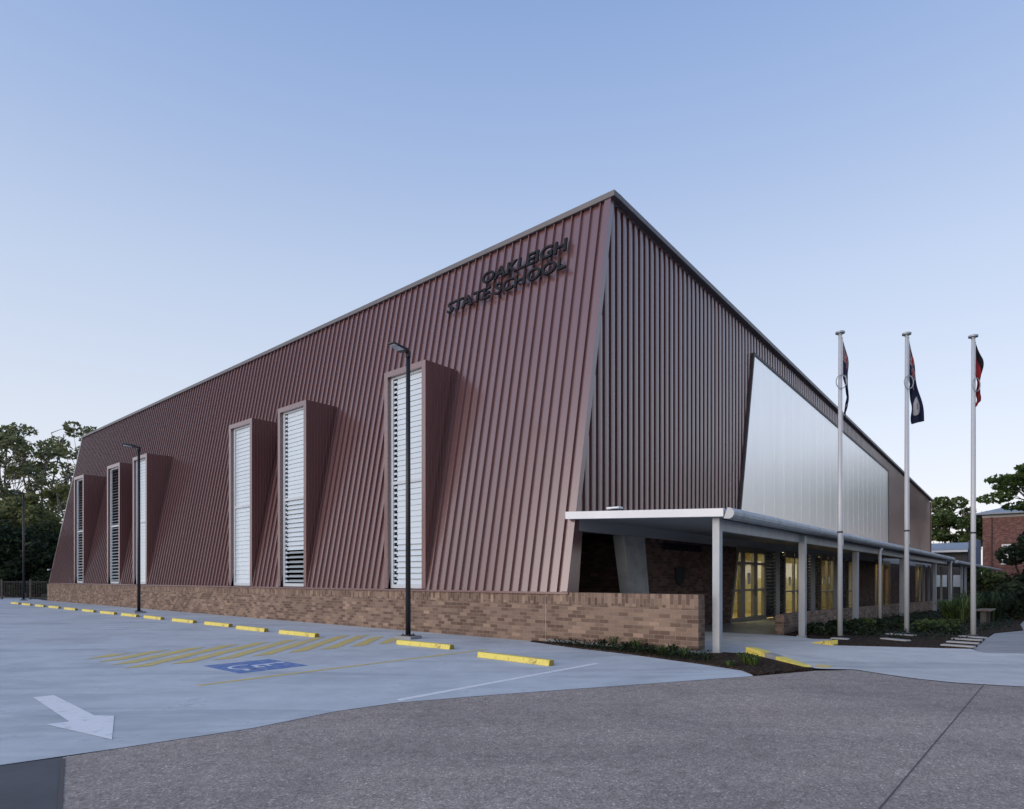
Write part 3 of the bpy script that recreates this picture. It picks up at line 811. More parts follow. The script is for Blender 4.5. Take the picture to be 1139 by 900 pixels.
labs = ['yellow wheel stop fourth on the near side of the middle lamp post',
        'yellow wheel stop third on the near side of the middle lamp post',
        'yellow wheel stop second on the near side of the middle lamp post',
        'yellow wheel stop next to the middle lamp post on its near side',
        'yellow wheel stop right at the foot of the middle lamp post',
        'yellow wheel stop just past the middle lamp post',
        'yellow wheel stop second past the middle lamp post',
        'yellow wheel stop third past the middle lamp post',
        'yellow wheel stop fourth past the middle lamp post, third from the far end',
        'yellow wheel stop second from the far end of the row',
        'farthest yellow wheel stop at the end of the row by the fence']
for x, lab in zip(xs_, labs):
    dup(ws, lw(x, -2.66 + random.uniform(-.04, .04)), ROT + R(random.uniform(-.8, .8)), lab, 'wheel stops along the hall').scale = (1, 1, 1)

# ------------------------------------------------------------------ lamp posts
def lamp_post():
    o = thing('lamp_post', 'x', 'lamp post', group='car park lamp posts')
    b = MB(); b.box(-.26, .26, -.22, .22, -.05, .07); b.build('footing', M['kerb'], o, bevel=.01)
    b = MB(); b.box(-.13, .13, -.13, .13, .07, .09)
    for sx in (-1, 1):
        for sy_ in (-1, 1): b.tube([(sx * .09, sy_ * .09, .09), (sx * .09, sy_ * .09, .125)], .016, 6)
    b.build('base_plate', M['black_metal'], o)
    b = MB(); b.tube([(0, 0, .09), (0, 0, 3.5), (0, 0, 7.0)], [.065, .06, .052], 14); b.tube([(0, 0, 1.0), (0, 0, 1.02)], .07, 14)
    b.build('pole', M['black_metal'], o, True)
    h = MB()
    h.tube([(0, 0, 6.98), (0, 0, 7.12)], .066, 12); h.tube([(0, 0, 7.08), (0, -.18, 7.12)], .035, 8)
    h.build('arm', M['black_metal'], o)
    h = MB(); h.hexa([(-.15, -.12, 7.07), (.15, -.12, 7.07), (.10, -.64, 7.12), (-.10, -.64, 7.12)], [(-.11, -.12, 7.15), (.11, -.12, 7.15), (.09, -.64, 7.16), (-.09, -.64, 7.16)])
    hd = h.build('lamp_head', M['black_metal'], o, bevel=.01)
    h = MB(); h.hexa([(-.10, -.28, 7.068), (.10, -.28, 7.068), (.08, -.58, 7.10), (-.08, -.58, 7.10)], [(-.10, -.28, 7.095), (.10, -.28, 7.095), (.08, -.58, 7.125), (-.08, -.58, 7.125)])
    h.build('lens', M['louvre'], hd)
    return o
lamp = lamp_post(); lamp.location = lw(-6.91, -1.50); lamp.rotation_euler = (0, 0, ROT + R(10))
lamp['label'] = 'black lamp post standing in front of the nearest louvre window'
dup(lamp, lw(-24.5, -1.6), ROT + R(-4), 'black lamp post standing midway along the hall in front of a louvre window')
dup(lamp, lw(-46.7, -1.0), ROT + R(-10), 'black lamp post farthest off, against the dark trees beyond the hall')

# ------------------------------------------------------------------ flagpoles and flags
def flagpole():
    o = thing('flagpole', 'x', 'flagpole', group='flagpoles in the garden bed')
    b = MB(); b.tube([(0, 0, -.05), (0, 0, 3.0), (0, 0, 7.62)], [.062, .055, .042], 16); b.build('pole', M['pole_paint'], o, True)
    b = MB(); b.tube([(0, 0, 7.62), (0, 0, 7.66)], .05, 14); b.tube([(0, 0, 7.66), (0, 0, 7.70), (0, 0, 7.72)], [.11, .11, .06], 16); b.build('cap', M['galv'], o)
    b = MB(); b.tube([(.0, -.13 + .0, 0)] , .01, 6) if False else None
    rg = MB(); n = 24; pts = [(.125 * math.cos(2 * PI * k / n), -.055 - .03 , 6.42 + .17 * math.sin(2 * PI * k / n)) for k in range(n + 1)]
    rg.tube(pts, .012, 6, cap=False); rg.build('hoop', M['galv'], o, True)
    b = MB(); b.tube([(0, 0, 2.62), (0, 0, 2.66)], .066, 14); b.build('band', M['black_metal'], o)
    b = MB(); b.tube([(.06, -.02, 2.3), (.06, -.02, 2.5)], .012, 6); b.build('cleat', M['galv'], o)
    b = MB(); b.tube([(.062, -.02, 2.4), (.055, -.02, 7.6)], .004, 5); b.build('halyard', M['white_metal'], o)
    b = MB(); b.tube([(0, 0, 0.0), (0, 0, .03)], .11, 14); b.build('collar', M['black_metal'], o)
    return o
fp = flagpole()
fpos = [gp(934.5, 709), gp(1008.5, 706), gp(1082.5, 708)]
flab = ['white flagpole nearest the verandah, with a dark blue flag close to it', 'middle white flagpole, between the other two', 'white flagpole nearest the side path, with a black and red flag']
ftop = [1.0, 1.034, 1.0]
for i, p in enumerate(fpos):
    o = fp if i == 0 else dup(fp, p)
    o.location = (p.x, p.y, .02); o['label'] = flab[i]; o.scale = (1, 1, ftop[i]); o.rotation_euler = (0, 0, R(12 * i - 8))
M['navy'] = mat('navy_cloth', (.010, .014, .040), .85, 0, .2); M['flag_red'] = mat('red_cloth', (.17, .014, .018), .85, 0, .2)
M['flag_white'] = mat('white_cloth', (.30, .31, .34), .85, 0, .2); M['flag_black'] = mat('black_cloth', (.008, .008, .010), .85, 0, .2)
M['flag_yellow'] = mat('yellow_cloth', (.55, .38, .02), .85, 0, .2)
def ensign(a, b, L_=1.8, W_=.9, kind='star'):
    x, y = a / L_, b / W_
    if x < .5 and y < .5:
        u, v = x * 2, y * 2
        if abs(u - .5) < .06 or abs(v - .5) < .09: return 1
        if abs(u - .5) < .10 or abs(v - .5) < .16: return 2
        if abs(u - v) < .05 or abs(u - 1 + v) < .05: return 1
        if abs(u - v) < .13 or abs(u - 1 + v) < .13: return 2
        return 0
    if kind == 'star':
        for sx, sy_, r in ((.25, .76, .11), (.75, .18, .05), (.75, .83, .05), (.63, .45, .05), (.87, .40, .05), (.80, .55, .03)):
            dx, dy = (x - sx) * 2, y - sy_
            an = math.atan2(dx, -dy); rr = math.hypot(dx, dy)
            if rr < r * (.62 + .38 * math.cos(7 * an)): return 2
        return 0
    d = math.hypot((x - .75) * 2, y - .5)
    if d < .27:
        if d < .10 and abs(y - .5) < .03: return 1
        return 2
    return 0
def flag(label, pole, ztop, fn, mats, shape, L_, W_):
    o = thing('flag', label, 'flag', pole + Vector((0, 0, 0)), 0, 'flags hanging on the poles')
    mb = MB(); na, nb = 84, 42
    for i in range(na + 1):
        for j in range(nb + 1):
            a, b = L_ * i / na, W_ * j / nb
            lat, dep, z = shape(a, b)
            mb.v.append((.055 + lat, dep, ztop - z))
    for i in range(na):
        for j in range(nb):
            q = i * (nb + 1) + j
            mb.f.append([q, q + nb + 1, q + nb + 2, q + 1]); mb.rot.append(False)
            mb.mi.append(fn(L_ * (i + .5) / na, W_ * (j + .5) / nb))
    ob = mb.build('cloth', mats, o, True, uv=False)
    s = ob.modifiers.new('Solidify', 'SOLIDIFY'); s.thickness = .004
    b = MB(); b.tube([(.05, 0, ztop - .02), (.06, 0, ztop - .05)], .014, 6); b.tube([(.05, 0, ztop - W_), (.06, 0, ztop - W_ - .03)], .014, 6); b.build('clip', M['galv'], o)
    return o
def drape(L_, W_, fall, gather, lean, pull, fold, freq, hump=0.0, z0=.03):
    def f(a, b):
        r = min(1.0, a / L_ * 3.5); t_ = a / L_; q = b / W_
        z = z0 + b * (1 - gather * t_) + a * fall
        lat = lean * a - pull * q * r * t_ + hump * math.sin(PI * min(1, t_ * 1.15)) * (1 - .5 * q) + r * fold * math.sin(freq * a + 2.6 * b)
        dep = r * fold * 2.0 * math.sin(freq * 1.3 * a + 1.7 * b + .6) + .03 * r * math.sin(9 * b)
        return lat, dep, z
    return f
flag('limp dark blue flag with red and white stripes hanging on the pole nearest the verandah', fpos[0], 7.60, lambda a, b: ensign(a, b, 1.9, .95), [M['navy'], M['flag_red'], M['flag_white']], drape(1.9, .95, .98, .80, .035, -.06, .016, 5.0, .13), 1.9, .95)
flag('navy flag with a pale disc trailing out from the middle pole', fpos[1], 7.90, lambda a, b: ensign(a, b, 2.3, 1.15, 'disc'), [M['navy'], M['flag_red'], M['flag_white']], drape(2.3, 1.15, .96, .92, .185, .36, .014, 4.2), 2.3, 1.15)
flag('limp black and red flag hanging on the pole nearest the side path', fpos[2], 7.58, lambda a, b: 0 if b < .34 and a < 1.0 - b else 1, [M['flag_black'], M['flag_red']], drape(1.55, .85, .98, .75, .06, .12, .025, 5.5, .15), 1.55, .85)

# ------------------------------------------------------------------ stepping stones, bench
sts = [((986, 706.2), (1018, 708.2), 'pale stepping stone right at the foot of the middle flagpole'), ((982, 711.5), (1010, 714.2), 'pale stepping stone in front of the middle flagpole, nearer the path'),
       ((1068.4, 708.7), (1095.5, 711), 'pale stepping stone at the foot of the flagpole by the side path'), ((1059, 711.6), (1092, 713.7), 'second stepping stone out from the flagpole by the side path'),
       ((1053.6, 715), (1088.5, 717.3), 'third stepping stone out from the flagpole by the side path'), ((1047.5, 718.6), (1084, 721.2), 'stepping stone nearest the footpath, fourth out from the flagpole by the side path'),
       ((925, 711.2), (944, 712.3), 'small pale stone at the foot of the flagpole by the verandah')]
for p, q, lab in sts:
    a, b_ = gp(*p), gp(*q); mid = (a + b_) / 2; d = b_ - a
    o = thing('stepping_stone', lab, 'paver', (mid.x, mid.y, 0), math.atan2(d.y, d.x), 'stepping stones round the flagpoles')
    mb = MB(); l = d.length / 2; w = .11; mb.prism([(-l, -w, -.02), (l, -w + .01, -.02), (l, w, -.02), (-l + .01, w, -.02)], (0, 0, .066))
    mb.build('slab', M['stone'], o, bevel=.008)
bn = thing('garden_bench', 'low timber bench by the leafy plants near the side path', 'bench', gp(1096, 693), ROT + R(88))
b = MB()
for k in range(4): b.box(-.75, .75, -.21 + k * .11, -.115 + k * .11, .42, .46)
b.build('seat', M['timber'], bn, bevel=.005)
for s in (-1, 1):
    b = MB(); b.box(s * .55 - .03, s * .55 + .03, -.07, .07, -.03, .42); b.build('leg', M['dark_frame'], bn)

# ------------------------------------------------------------------ vegetation
def leaf_quads(mb, c, n, rad, size, rng, flat=1.0, shell=.35, aspect=1.7):
    for _ in range(n):
        while True:
            p = Vector((rng.uniform(-1, 1), rng.uniform(-1, 1), rng.uniform(-1, 1)))
            if p.length <= 1: break
        if p.length > 1e-3: p = p.normalized() * (p.length ** shell)
        p = Vector((p.x * rad, p.y * rad, p.z * rad * flat)) + c
        u = Vector((rng.gauss(0, 1), rng.gauss(0, 1), rng.gauss(0, .7))).normalized()
        w = u.cross(Vector((rng.gauss(0, 1), rng.gauss(0, 1), rng.gauss(0, 1)))).normalized()
        s = size * rng.uniform(.55, 1.25); a = u * s * aspect * .5; b = w * s * .5
        mb.add([p - a, p + b * .9 - a * .1, p + a, p - b * .9 + a * .1], [(0, 1, 2, 3)])

def make_tree(name, label, base, h, spread, clumps, per, size, leaf, bark, seed, lo=.38, flat=.6, trunk_r=.22, group=None, lean=0.0, fork=.3, clump_r=(.17, .30)):
    rng = random.Random(seed)
    o = thing(name, label, 'tree', base, rng.uniform(0, 6.28), group)
    tk = MB(); lf = MB()
    fz = h * fork
    top = Vector((lean * h, rng.uniform(-.4, .4), fz))
    tk.tube([(0, 0, -.3), (top.x * .35, top.y * .2, fz * .5), tuple(top)], [trunk_r * 1.25, trunk_r, trunk_r * .8], 9)
    cents = []
    limbs = []
    nl = 5
    for i in range(nl):
        an = 2 * PI * (i + rng.uniform(-.3, .3)) / nl; rr = spread * rng.uniform(.35, .7)
        e = Vector((top.x + math.cos(an) * rr, top.y + math.sin(an) * rr, h * rng.uniform(.68, .9)))
        mid = top.lerp(e, .5) + Vector((rng.uniform(-.5, .5), rng.uniform(-.5, .5), h * .03))
        tk.tube([top, mid, e], [trunk_r * .6, trunk_r * .4, trunk_r * .16], 7); limbs.append((mid, e))
    for i in range(clumps):
        an = rng.uniform(0, 2 * PI); t_ = rng.random()
        zz = lo + (1 - lo) * t_
        prof = math.sin(PI * min(1, (.12 + .80 * t_))) ** .6
        rr = spread * prof * math.sqrt(rng.uniform(.05, 1))
        c = Vector((top.x + math.cos(an) * rr, top.y + math.sin(an) * rr, h * (zz * .94)))
        cents.append(c)
        m_, e = min(limbs, key=lambda q: (q[1] - c).length)
        st = m_.lerp(e, rng.uniform(.3, 1))
        tk.tube([st, st.lerp(c, .5) + Vector((0, 0, .2)), c], [trunk_r * .2, trunk_r * .12, trunk_r * .05], 5)
        r = spread * rng.uniform(*clump_r)
        leaf_quads(lf, c, int(per * (r / (spread * .235)) ** 2), r, size, rng, flat)
    tk.build('trunk', bark, o, True, uv=False)
    lf.build('crown', leaf, o, uv=False)
    return o

def bush(name, label, base, rx, ry, h, n, size, leaf, seed, group=None, cat='shrub', lobes=9):
    rng = random.Random(seed)
    o = thing(name, label, cat, base, 0, group)
    st = MB(); lf = MB()
    for i in range(lobes):
        an = rng.uniform(0, 2 * PI); rr = math.sqrt(rng.random()) * .75
        c = Vector((math.cos(an) * rr * rx, math.sin(an) * rr * ry, h * rng.uniform(.25, .80)))
        st.tube([(c.x * .1, c.y * .1, -.1), (c.x * .5, c.y * .5, c.z * .5), tuple(c)], [.05 * h / 2 + .01, .03 * h / 2 + .008, .008], 5)
        r = min(rx, ry, h) * rng.uniform(.32, .5)
        leaf_quads(lf, c, n // lobes, r, size, rng, .75, .4)
    st.build('stem', M['dark_bark'], o, True, uv=False); lf.build('foliage', leaf, o, uv=False)
    return o

def strappy(name, label, base, h, n, leaf, seed, group=None, cat='plant', w=.03, spread=.7):
    rng = random.Random(seed); o = thing(name, label, cat, base, 0, group); mb = MB()
    for _ in range(n):
        an = rng.uniform(0, 2 * PI); d = Vector((math.cos(an), math.sin(an), 0)); s = Vector((-d.y, d.x, 0)) * w * rng.uniform(.6, 1.2)
        hh = h * rng.uniform(.6, 1.1); rr = hh * spread * rng.uniform(.3, 1.1); b0 = d * rng.uniform(0, .08)
        p = [b0, b0 + d * rr * .35 + Vector((0, 0, hh * .65)), b0 + d * rr * .75 + Vector((0, 0, hh * .92)), b0 + d * rr * 1.15 + Vector((0, 0, hh * rng.uniform(.6, .95)))]
        ws_ = (.7, 1, .7, .06)
        vs = []
        for q, k in zip(p, ws_): vs += [q - s * k, q + s * k]
        mb.add(vs, [(0, 1, 3, 2), (2, 3, 5, 4), (4, 5, 7, 6)])
    mb.build('foliage', leaf, o, uv=False)
    return o

def zat(v, Y): return EYE + (HZ - v) * Y / F
# gum trees beyond the car park
gums = [(-22, 60, 470, 4.2, 30, 'leaf_euc', 'grey green gum tree at the left edge of the grounds'),
        (12, 66, 463, 4.4, 30, 'leaf_euc', 'tall gum tree just left of the far lamp post'),
        (52, 72, 461, 4.6, 36, 'leaf_olive', 'tall olive gum tree between the far lamp post and the hall'),
        (92, 80, 458, 4.0, 22, 'leaf_euc', 'open airy gum tree showing above the far end of the hall'),
        (74, 62, 535, 3.0, 14, 'leaf_olive', 'shorter olive gum tree close to the far corner of the hall'),
        (22, 56, 545, 3.0, 14, 'leaf_olive', 'shorter bushy gum tree left of the far lamp post'),
        (120, 92, 462, 3.6, 22, 'leaf_euc', 'distant gum tree peeping over the low end of the hall roof'),
        (-70, 64, 475, 5.0, 30, 'leaf_euc', 'gum tree standing outside the view to the left of the grounds')]
for i, (u, Y, v, r, nc, lf, lab) in enumerate(gums[:7]):
    p = at(u, Y, -.1)
    make_tree('gum_tree', lab, p, zat(v, Y) * 1.0, r * 1.15, nc + 13, 165, .28, M[lf], M['bark'], 31 + i, .40, .62, .24, 'gum trees beyond the car park', random.uniform(-.04, .04), .3, (.10, .21))
# unseen gum trees added round the grounds for the cladding and louvres to mirror
def by_name(n): return bpy.data.objects[n]
for k, (src, x, y, sc, lab) in enumerate([('gum_tree.001', -58, 12, .85, 'unseen gum tree on the left side of the car park, nearest the road'), ('gum_tree.002', -62, 21, .9, 'unseen gum tree on the left side of the car park, second from the road'), ('gum_tree', -64, 30, .8, 'unseen gum tree on the left side of the car park, near the fence end'),
                                         ('gum_tree.001', 24, 3, .75, 'unseen gum tree across the side path, nearest the road'), ('gum_tree.002', 27, -5, .8, 'unseen gum tree across the road, right of the flagpoles'), ('gum_tree', 21, -13, .8, 'unseen gum tree across the road behind the viewer'), ('gum_tree.004', 31, -1, 1.0, 'unseen bushy gum tree across the road, second row'), ('gum_tree.005', 26, -9, 1.1, 'unseen low gum tree across the road between two taller ones'), ('gum_tree.004', 33, 6, .95, 'unseen bushy gum tree beyond the side path'), ('gum_tree.002', 49, 32, .85, 'unseen gum tree past the side path, right of the brick house'), ('gum_tree.001', 57, 44, .9, 'unseen gum tree beside the brick house, farther right'), ('gum_tree', 66, 53, .95, 'unseen gum tree behind and right of the brick house'), ('gum_tree.002', 77.5, 81, 1.25, 'unseen very tall gum tree behind the brick house, out to the right'), ('gum_tree.001', 86, 82, 1.3, 'unseen very tall gum tree farthest right behind the brick house'), ('gum_tree.002', 62, 64, 1.0, 'unseen gum tree beside the brick house just out to the right'), ('gum_tree.001', 70, 72, 1.0, 'unseen gum tree right of the brick house, farther back'), ('gum_tree.004', -55, 3, 1.0, 'unseen bushy gum tree at the car park entrance on the left'), ('gum_tree.005', -58, 17, 1.1, 'unseen low bushy gum tree between taller ones on the left side'), ('gum_tree.005', -61, 26, 1.1, 'unseen low bushy gum tree on the left side near the fence')]):
    o = dup(by_name(src), Vector((x, y, -.1)), 1.1 * k, lab, 'unseen gum trees round the grounds'); o.scale = (sc, sc, sc)
# dark undergrowth below them
und = [(-14, 50, 560, 3.0, 'leaf_dark', 'dark leafy bush at the left edge behind the fence'), (14, 52, 578, 2.8, 'leaf_dark', 'dark bush behind the fence to the left of the far lamp post'),
       (38, 51, 590, 2.6, 'leaf_dark', 'dark bush directly behind the far lamp post'), (62, 54, 572, 2.8, 'leaf_dark', 'dark bush tucked against the far corner of the hall'),
       (0, 57, 540, 3.3, 'leaf_olive', 'green bush rising behind the dark bushes at the left edge'), (46, 60, 545, 3.3, 'leaf_olive', 'green bush rising behind the dark bushes near the hall')]
for i, (u, Y, v, r, lf, lab) in enumerate(und):
    bush('large_bush', lab, at(u, Y, -.1), r, r, zat(v, Y), 4200, .26, M[lf], 90 + i, 'bushes below the gum trees', lobes=26)
bush('large_bush', 'low dark bush filling the gap behind the fence', at(26, 48.5, -.1), 4.5, 1.2, 2.6, 3600, .22, M['leaf_dark'], 99, 'bushes below the gum trees', lobes=26)
# trees on the right
make_tree('shade_tree', 'rounded leafy tree between the far end of the hall and the brick house', at(1062, 88, -.6), zat(551, 88) + .6, 5.0, 44, 260, .34, M['leaf_green'], M['bark'], 71, .30, .7, .3)
make_tree('spreading_tree', 'flat topped spreading tree overhanging the brick house on the right', at(1172, 52, -.6), zat(508, 52) + .6, 4.9, 40, 200, .24, M['leaf_bright'], M['dark_bark'], 73, .66, .30, .26, None, 0, .42)
make_tree('shade_tree', 'dark leafy tree behind the roof of the brick house', at(1180, 98, -.6), zat(560, 98) + .6, 6.0, 30, 240, .36, M['leaf_green'], M['bark'], 77, .30, .7, .3)
bush('large_bush', 'big dark glossy bush at the right edge in front of the brick house', at(1152, 30, -.2), 1.7, 1.6, zat(578, 30) + .2, 5200, .14, M['leaf_dark'], 121, lobes=22)
bush('large_bush', 'dark rounded shrub behind the bench', at(1130, 26, -.2), 1.0, 1.0, zat(640, 26) + .1, 2600, .12, M['leaf_dark'], 122, lobes=14)
bush('large_bush', 'mid green shrub beside the far end of the walkway', at(1100, 46, -.6), 1.6, 1.4, zat(628, 46) + .6, 2400, .16, M['leaf_green'], 123, lobes=14)
# strappy plants near the bench and along the bed
pl = [(1070, 22.0, .95, 'leaf_green', 'clump of strap leaves just left of the bench'), (1060, 23.2, .85, 'leaf_bright', 'bright clump of strap leaves against the verandah end'),
      (1078, 24.0, 1.1, 'leaf_green', 'tall clump of strap leaves behind the bench'), (1104, 23.6, 1.15, 'leaf_dark', 'dark clump of strap leaves right of the bench'),
      (1090, 25.5, 1.2, 'leaf_dark', 'dark tall strap leaved plant behind the bench'), (1052, 25.5, .8, 'leaf_green', 'clump of strap leaves at the walkway start'),
      (1112, 25.5, 1.2, 'leaf_dark', 'dark strap leaved clump by the side path edge')]
for i, (u, Y, h, lf, lab) in enumerate(pl):
    p = at(u, Y); p.z = gz(wl(p)[1]) - .02
    strappy('strap_leaf_plant', lab, p, h, 150, M[lf], 200 + i, 'strap leaved plants by the bench', w=.022)
rng = random.Random(5)
spots = [(905, 704.5), (915, 707), (922, 702), (945, 703), (955, 706), (963, 700), (973, 704), (985, 699), (996, 701), (1020, 699), (1032, 703), (1044, 697), (1050, 705), (1022, 694), (960, 697), (1062, 699), (1038, 691), (985, 694)]
descr = ['low dark groundcover plant in the bed beside the second verandah post', 'low dark plant just left of the flagpole by the verandah', 'dark plant by the foot of the knee high wall, near the second post', 'low plant right of the flagpole by the verandah',
         'low plant at the bed front between the first two flagpoles', 'dark leafy plant behind the bed front by the third verandah post', 'low plant left of the middle stepping stones', 'leafy plant behind the middle stepping stones',
         'dark plant just left of the middle flagpole', 'dark plant just right of the middle flagpole', 'low plant at the bed centre between the last two flagpoles', 'leafy plant toward the back of the bed between the last two flagpoles',
         'low plant left of the flagpole by the side path', 'dark plant against the wall behind the middle flagpole', 'dark plant against the wall by the downpipe', 'leafy plant behind the flagpole by the side path', 'leafy plant in the back of the bed near the walkway', 'dark plant against the wall left of the middle flagpole']
for i, ((u, v), lab) in enumerate(zip(spots, descr)):
    p = gp(u, v); yl_ = wl(p)[1]
    bush('garden_plant', lab, (p.x, p.y, gz(yl_)), .46, .40, rng.uniform(.20, .36), 620, .055, M['leaf_dark' if i % 5 else 'leaf_green'], 300 + i, 'low plants in the flagpole bed', 'plant', 8)
# sparse young plants at the foot of the brick wall
tf = [(611, 711.5, .22), (622, 713, .14), (640, 716, .12), (655, 717, .13), (672, 719.5, .15), (684, 720.5, .22), (697, 722.5, .14), (708, 724, .2), (722, 727, .14), (737, 729.5, .17), (748, 730, .2), (761, 731.5, .14), (786, 736, .10), (829, 739, .17), (838, 741, .15), (812, 742, .08)]
tl = ['leafy young plant at the thin left end of the mulch strip', 'tiny plant second along the brick wall', 'tiny plant third along the brick wall', 'tiny plant fourth along the brick wall', 'small tuft left of the taller wall plants', 'taller thin tuft against the middle of the brick wall',
      'small tuft right of the taller thin one', 'thin upright tuft by the wall, before the wide clumps', 'small clump in the strip below the raking column', 'leafy clump in the mulch strip near its right part', 'widest leafy clump in the mulch strip', 'small tuft near the free end of the brick wall',
      'tiny tuft at the wall corner by the steel post', 'green weedy clump beside the yellow kerb wing', 'green weedy clump at the mulch tip below the kerb wing', 'tiny tuft out in the mulch by the car park edge']
for i, ((u, v, h), lab) in enumerate(zip(tf, tl)):
    p = gp(u, v)
    strappy('young_plant', lab, (p.x, p.y, .02), h * 1.15, 46, M['leaf_bright' if i in (13, 14) else ('leaf_green' if i % 2 else 'leaf_dark')], 400 + i, 'young plants at the foot of the brick wall', w=.012, spread=.9)
def scatter(name, label, cat, poly, n, size, leaf, seed, z=.02, up=.10, bias=None):
    """many tiny leaves over a local polygon: nobody could count them"""
    rng = random.Random(seed); mb = MB()
    xs = [p[0] for p in poly]; ys = [p[1] for p in poly]
    def inside(x, y):
        c = False; q = len(poly) - 1
        for i in range(len(poly)):
            (xa, ya), (xb, yb) = poly[i], poly[q]
            if (ya > y) != (yb > y) and x < (xb - xa) * (y - ya) / (yb - ya) + xa: c = not c
            q = i
        return c
    k = 0
    while k < n:
        x, y = rng.uniform(min(xs), max(xs)), rng.uniform(min(ys), max(ys))
        if not inside(x, y): continue
        k += 1
        zz = gz(y) + z + rng.random() ** 2 * up
        s_ = size * rng.uniform(.5, 1.3); an = rng.uniform(0, 6.28); ti = rng.uniform(-.9, .9) if up > .02 else rng.uniform(-.25, .25)
        a = Vector((math.cos(an), math.sin(an), ti)) * s_; b_ = Vector((-math.sin(an), math.cos(an), rng.uniform(-.3, .3))) * s_ * .45
        c = Vector((x, y, zz)); mb.add([c - a, c + b_, c + a, c - b_], [(0, 1, 2, 3)])
    o = mb.build(name, leaf, None, uv=False); at_site(o); o['kind'] = 'stuff'; o['label'] = label; o['category'] = cat
    return o
scatter('ground_cover', 'low dark ground cover along the foot of the brick wall', 'ground cover', [(-3.9, -.06), (-2.4, -.50), (-1.0, -.70), (.4, -1.0), (.4, -.2), (-.1, -.03)], 2600, .035, M['leaf_dark'], 11, .02, .13)
scatter('ground_cover', 'low dark ground cover through the flagpole garden bed', 'ground cover', [(.4, 6.0), (2.0, 5.9), (3.6, 6.6), (3.8, 10), (4.2, 14), (3.9, 26), (0, 26), (0, 6.3)], 9000, .045, M['leaf_dark'], 12, .02, .16)
M['litter'] = leafmat('dry_leaves', (.10, .065, .03), (.22, .15, .07))
scatter('leaf_litter', 'dry leaves and bark scattered over the mulch tip', 'leaf litter', [(-1.0, -.78), (.6, -1.2), (1.42, -1.5), (1.75, -1.86), (2.05, -.65), (.62, .7), (.3, .35)], 420, .022, M['litter'], 13, .027, .01)
scatter('leaf_litter', 'a few dry leaves along the edge of the road and paths', 'leaf litter', [(-.9, -7.5), (-.3, -5.4), (.9, -3.8), (1.9, -2.1), (2.4, -.7), (3.4, -.1), (5, -.4), (4.5, -1.2), (2.2, -3.2), (.2, -6.6)], 46, .022, M['litter'], 14, .002, .006)
# bark chips over the mulch tip
# ------------------------------------------------------------------ fence at the far left
fn = thing('steel_fence', 'dark steel picket fence across the far side of the car park', 'fence', (0, 0, 0))
fa_, fb_ = at(-60, 45.6), at(53, 44.0)
d = (fb_ - fa_); n = d.length; dn_ = d.normalized()
b = MB(); k = 0.0
while k < n:
    p = fa_ + dn_ * k; b.box(p.x - .009, p.x + .009, p.y - .009, p.y + .009, .08, 1.30); k += .14
for z_ in (.14, 1.22):
    b.tube([fa_ + Vector((0, 0, z_)), fb_ + Vector((0, 0, z_))], .022, 6)
b.build('pickets', M['black_metal'], fn)
k = 0.0
while k <= n:
    p = fa_ + dn_ * k; q = MB(); q.box(-.045, .045, -.045, .045, -.1, 1.42); oo = q.build('post', M['black_metal'], fn); oo.location = (p.x, p.y, 0); k += 2.4
wl_ = at_site(thing('wall_light', 'tiny pale light fitting at the far lower corner of the hall', 'light'))
b = MB(); b.box(XB - .16, XB + .02, -.10, .02, 2.0, 2.09); b.build('lamp_body', M['white_metal'], wl_)
b = MB(); b.tube([(XB + .02, -.02, 2.03), (XB + .02, .12, 2.03)], .02, 6); b.build('bracket', M['black_metal'], wl_)

# ------------------------------------------------------------------ buildings on the right
bh = thing('brick_house', 'old red brick building with a shallow grey roof at the right edge', 'building', at(1093, 74, -.6), ROT)
ZE = zat(573, 74) + .6
b = MB(); b.box(0, 16, 0, 14, 0, ZE - .35); b.build('wall', M['red_brick'], bh)
b = MB(); b.box(-.05, 16.05, -.05, 14.05, ZE - .35, ZE); b.build('eave_trim', M['cream_trim'] if 'cream_trim' in M else M['stone'], bh)
b = MB()
b.add([(-.7, -.7, ZE), (16.7, -.7, ZE), (16.7, 14.7, ZE), (-.7, 14.7, ZE), (4.5, 7, ZE + 2.0), (11.5, 7, ZE + 2.0), (-.7, -.7, ZE + .16), (16.7, -.7, ZE + .16), (16.7, 14.7, ZE + .16), (-.7, 14.7, ZE + .16)],
      [(3, 2, 1, 0), (0, 1, 7, 6), (1, 2, 8, 7), (2, 3, 9, 8), (3, 0, 6, 9), (6, 7, 5, 4), (7, 8, 5), (8, 9, 4, 5), (9, 6, 4)])
b.build('roof', M['roof_grey'], bh)
for xw in (1.75, 5.2, 8.6, 12):
    z0 = zat(627, 73) + .6; z1 = zat(607, 73) + .6
    b = MB(); b.box(xw, xw + .12, -.08, .03, z0, z1); b.box(xw + 1.0, xw + 1.12, -.08, .03, z0, z1); b.box(xw, xw + 1.12, -.09, .03, z1, z1 + .14); b.box(xw - .08, xw + 1.2, -.12, .03, z0 - .1, z0)
    b.box(xw + .52, xw + .6, -.07, .03, z0, z1); b.box(xw + .12, xw + 1.0, -.075, .03, (z0 + z1) / 2 - .04, (z0 + z1) / 2 + .04)
    w = b.build('window', M['white_metal'], bh)
    b = MB(); b.box(xw + .12, xw + 1.0, -.02, .02, z0, z1); b.build('pane', M['dark_louvre'], w)
b = MB(); b.tube([(.85, -.08, 0), (.85, -.08, ZE - .3)], .06, 8); b.build('downpipe', M['dark_frame'], bh)
lb = thing('low_building', 'low school block with grey metal roofs and a navy end wall', 'building', at(1034, 66, -.6), ROT)
b = MB(); b.box(0, 3.2, 0, 8, 0, zat(614, 66) + .4); b.build('wall', M['dark_frame'], lb)
b = MB(); zr = zat(612, 66) + .6
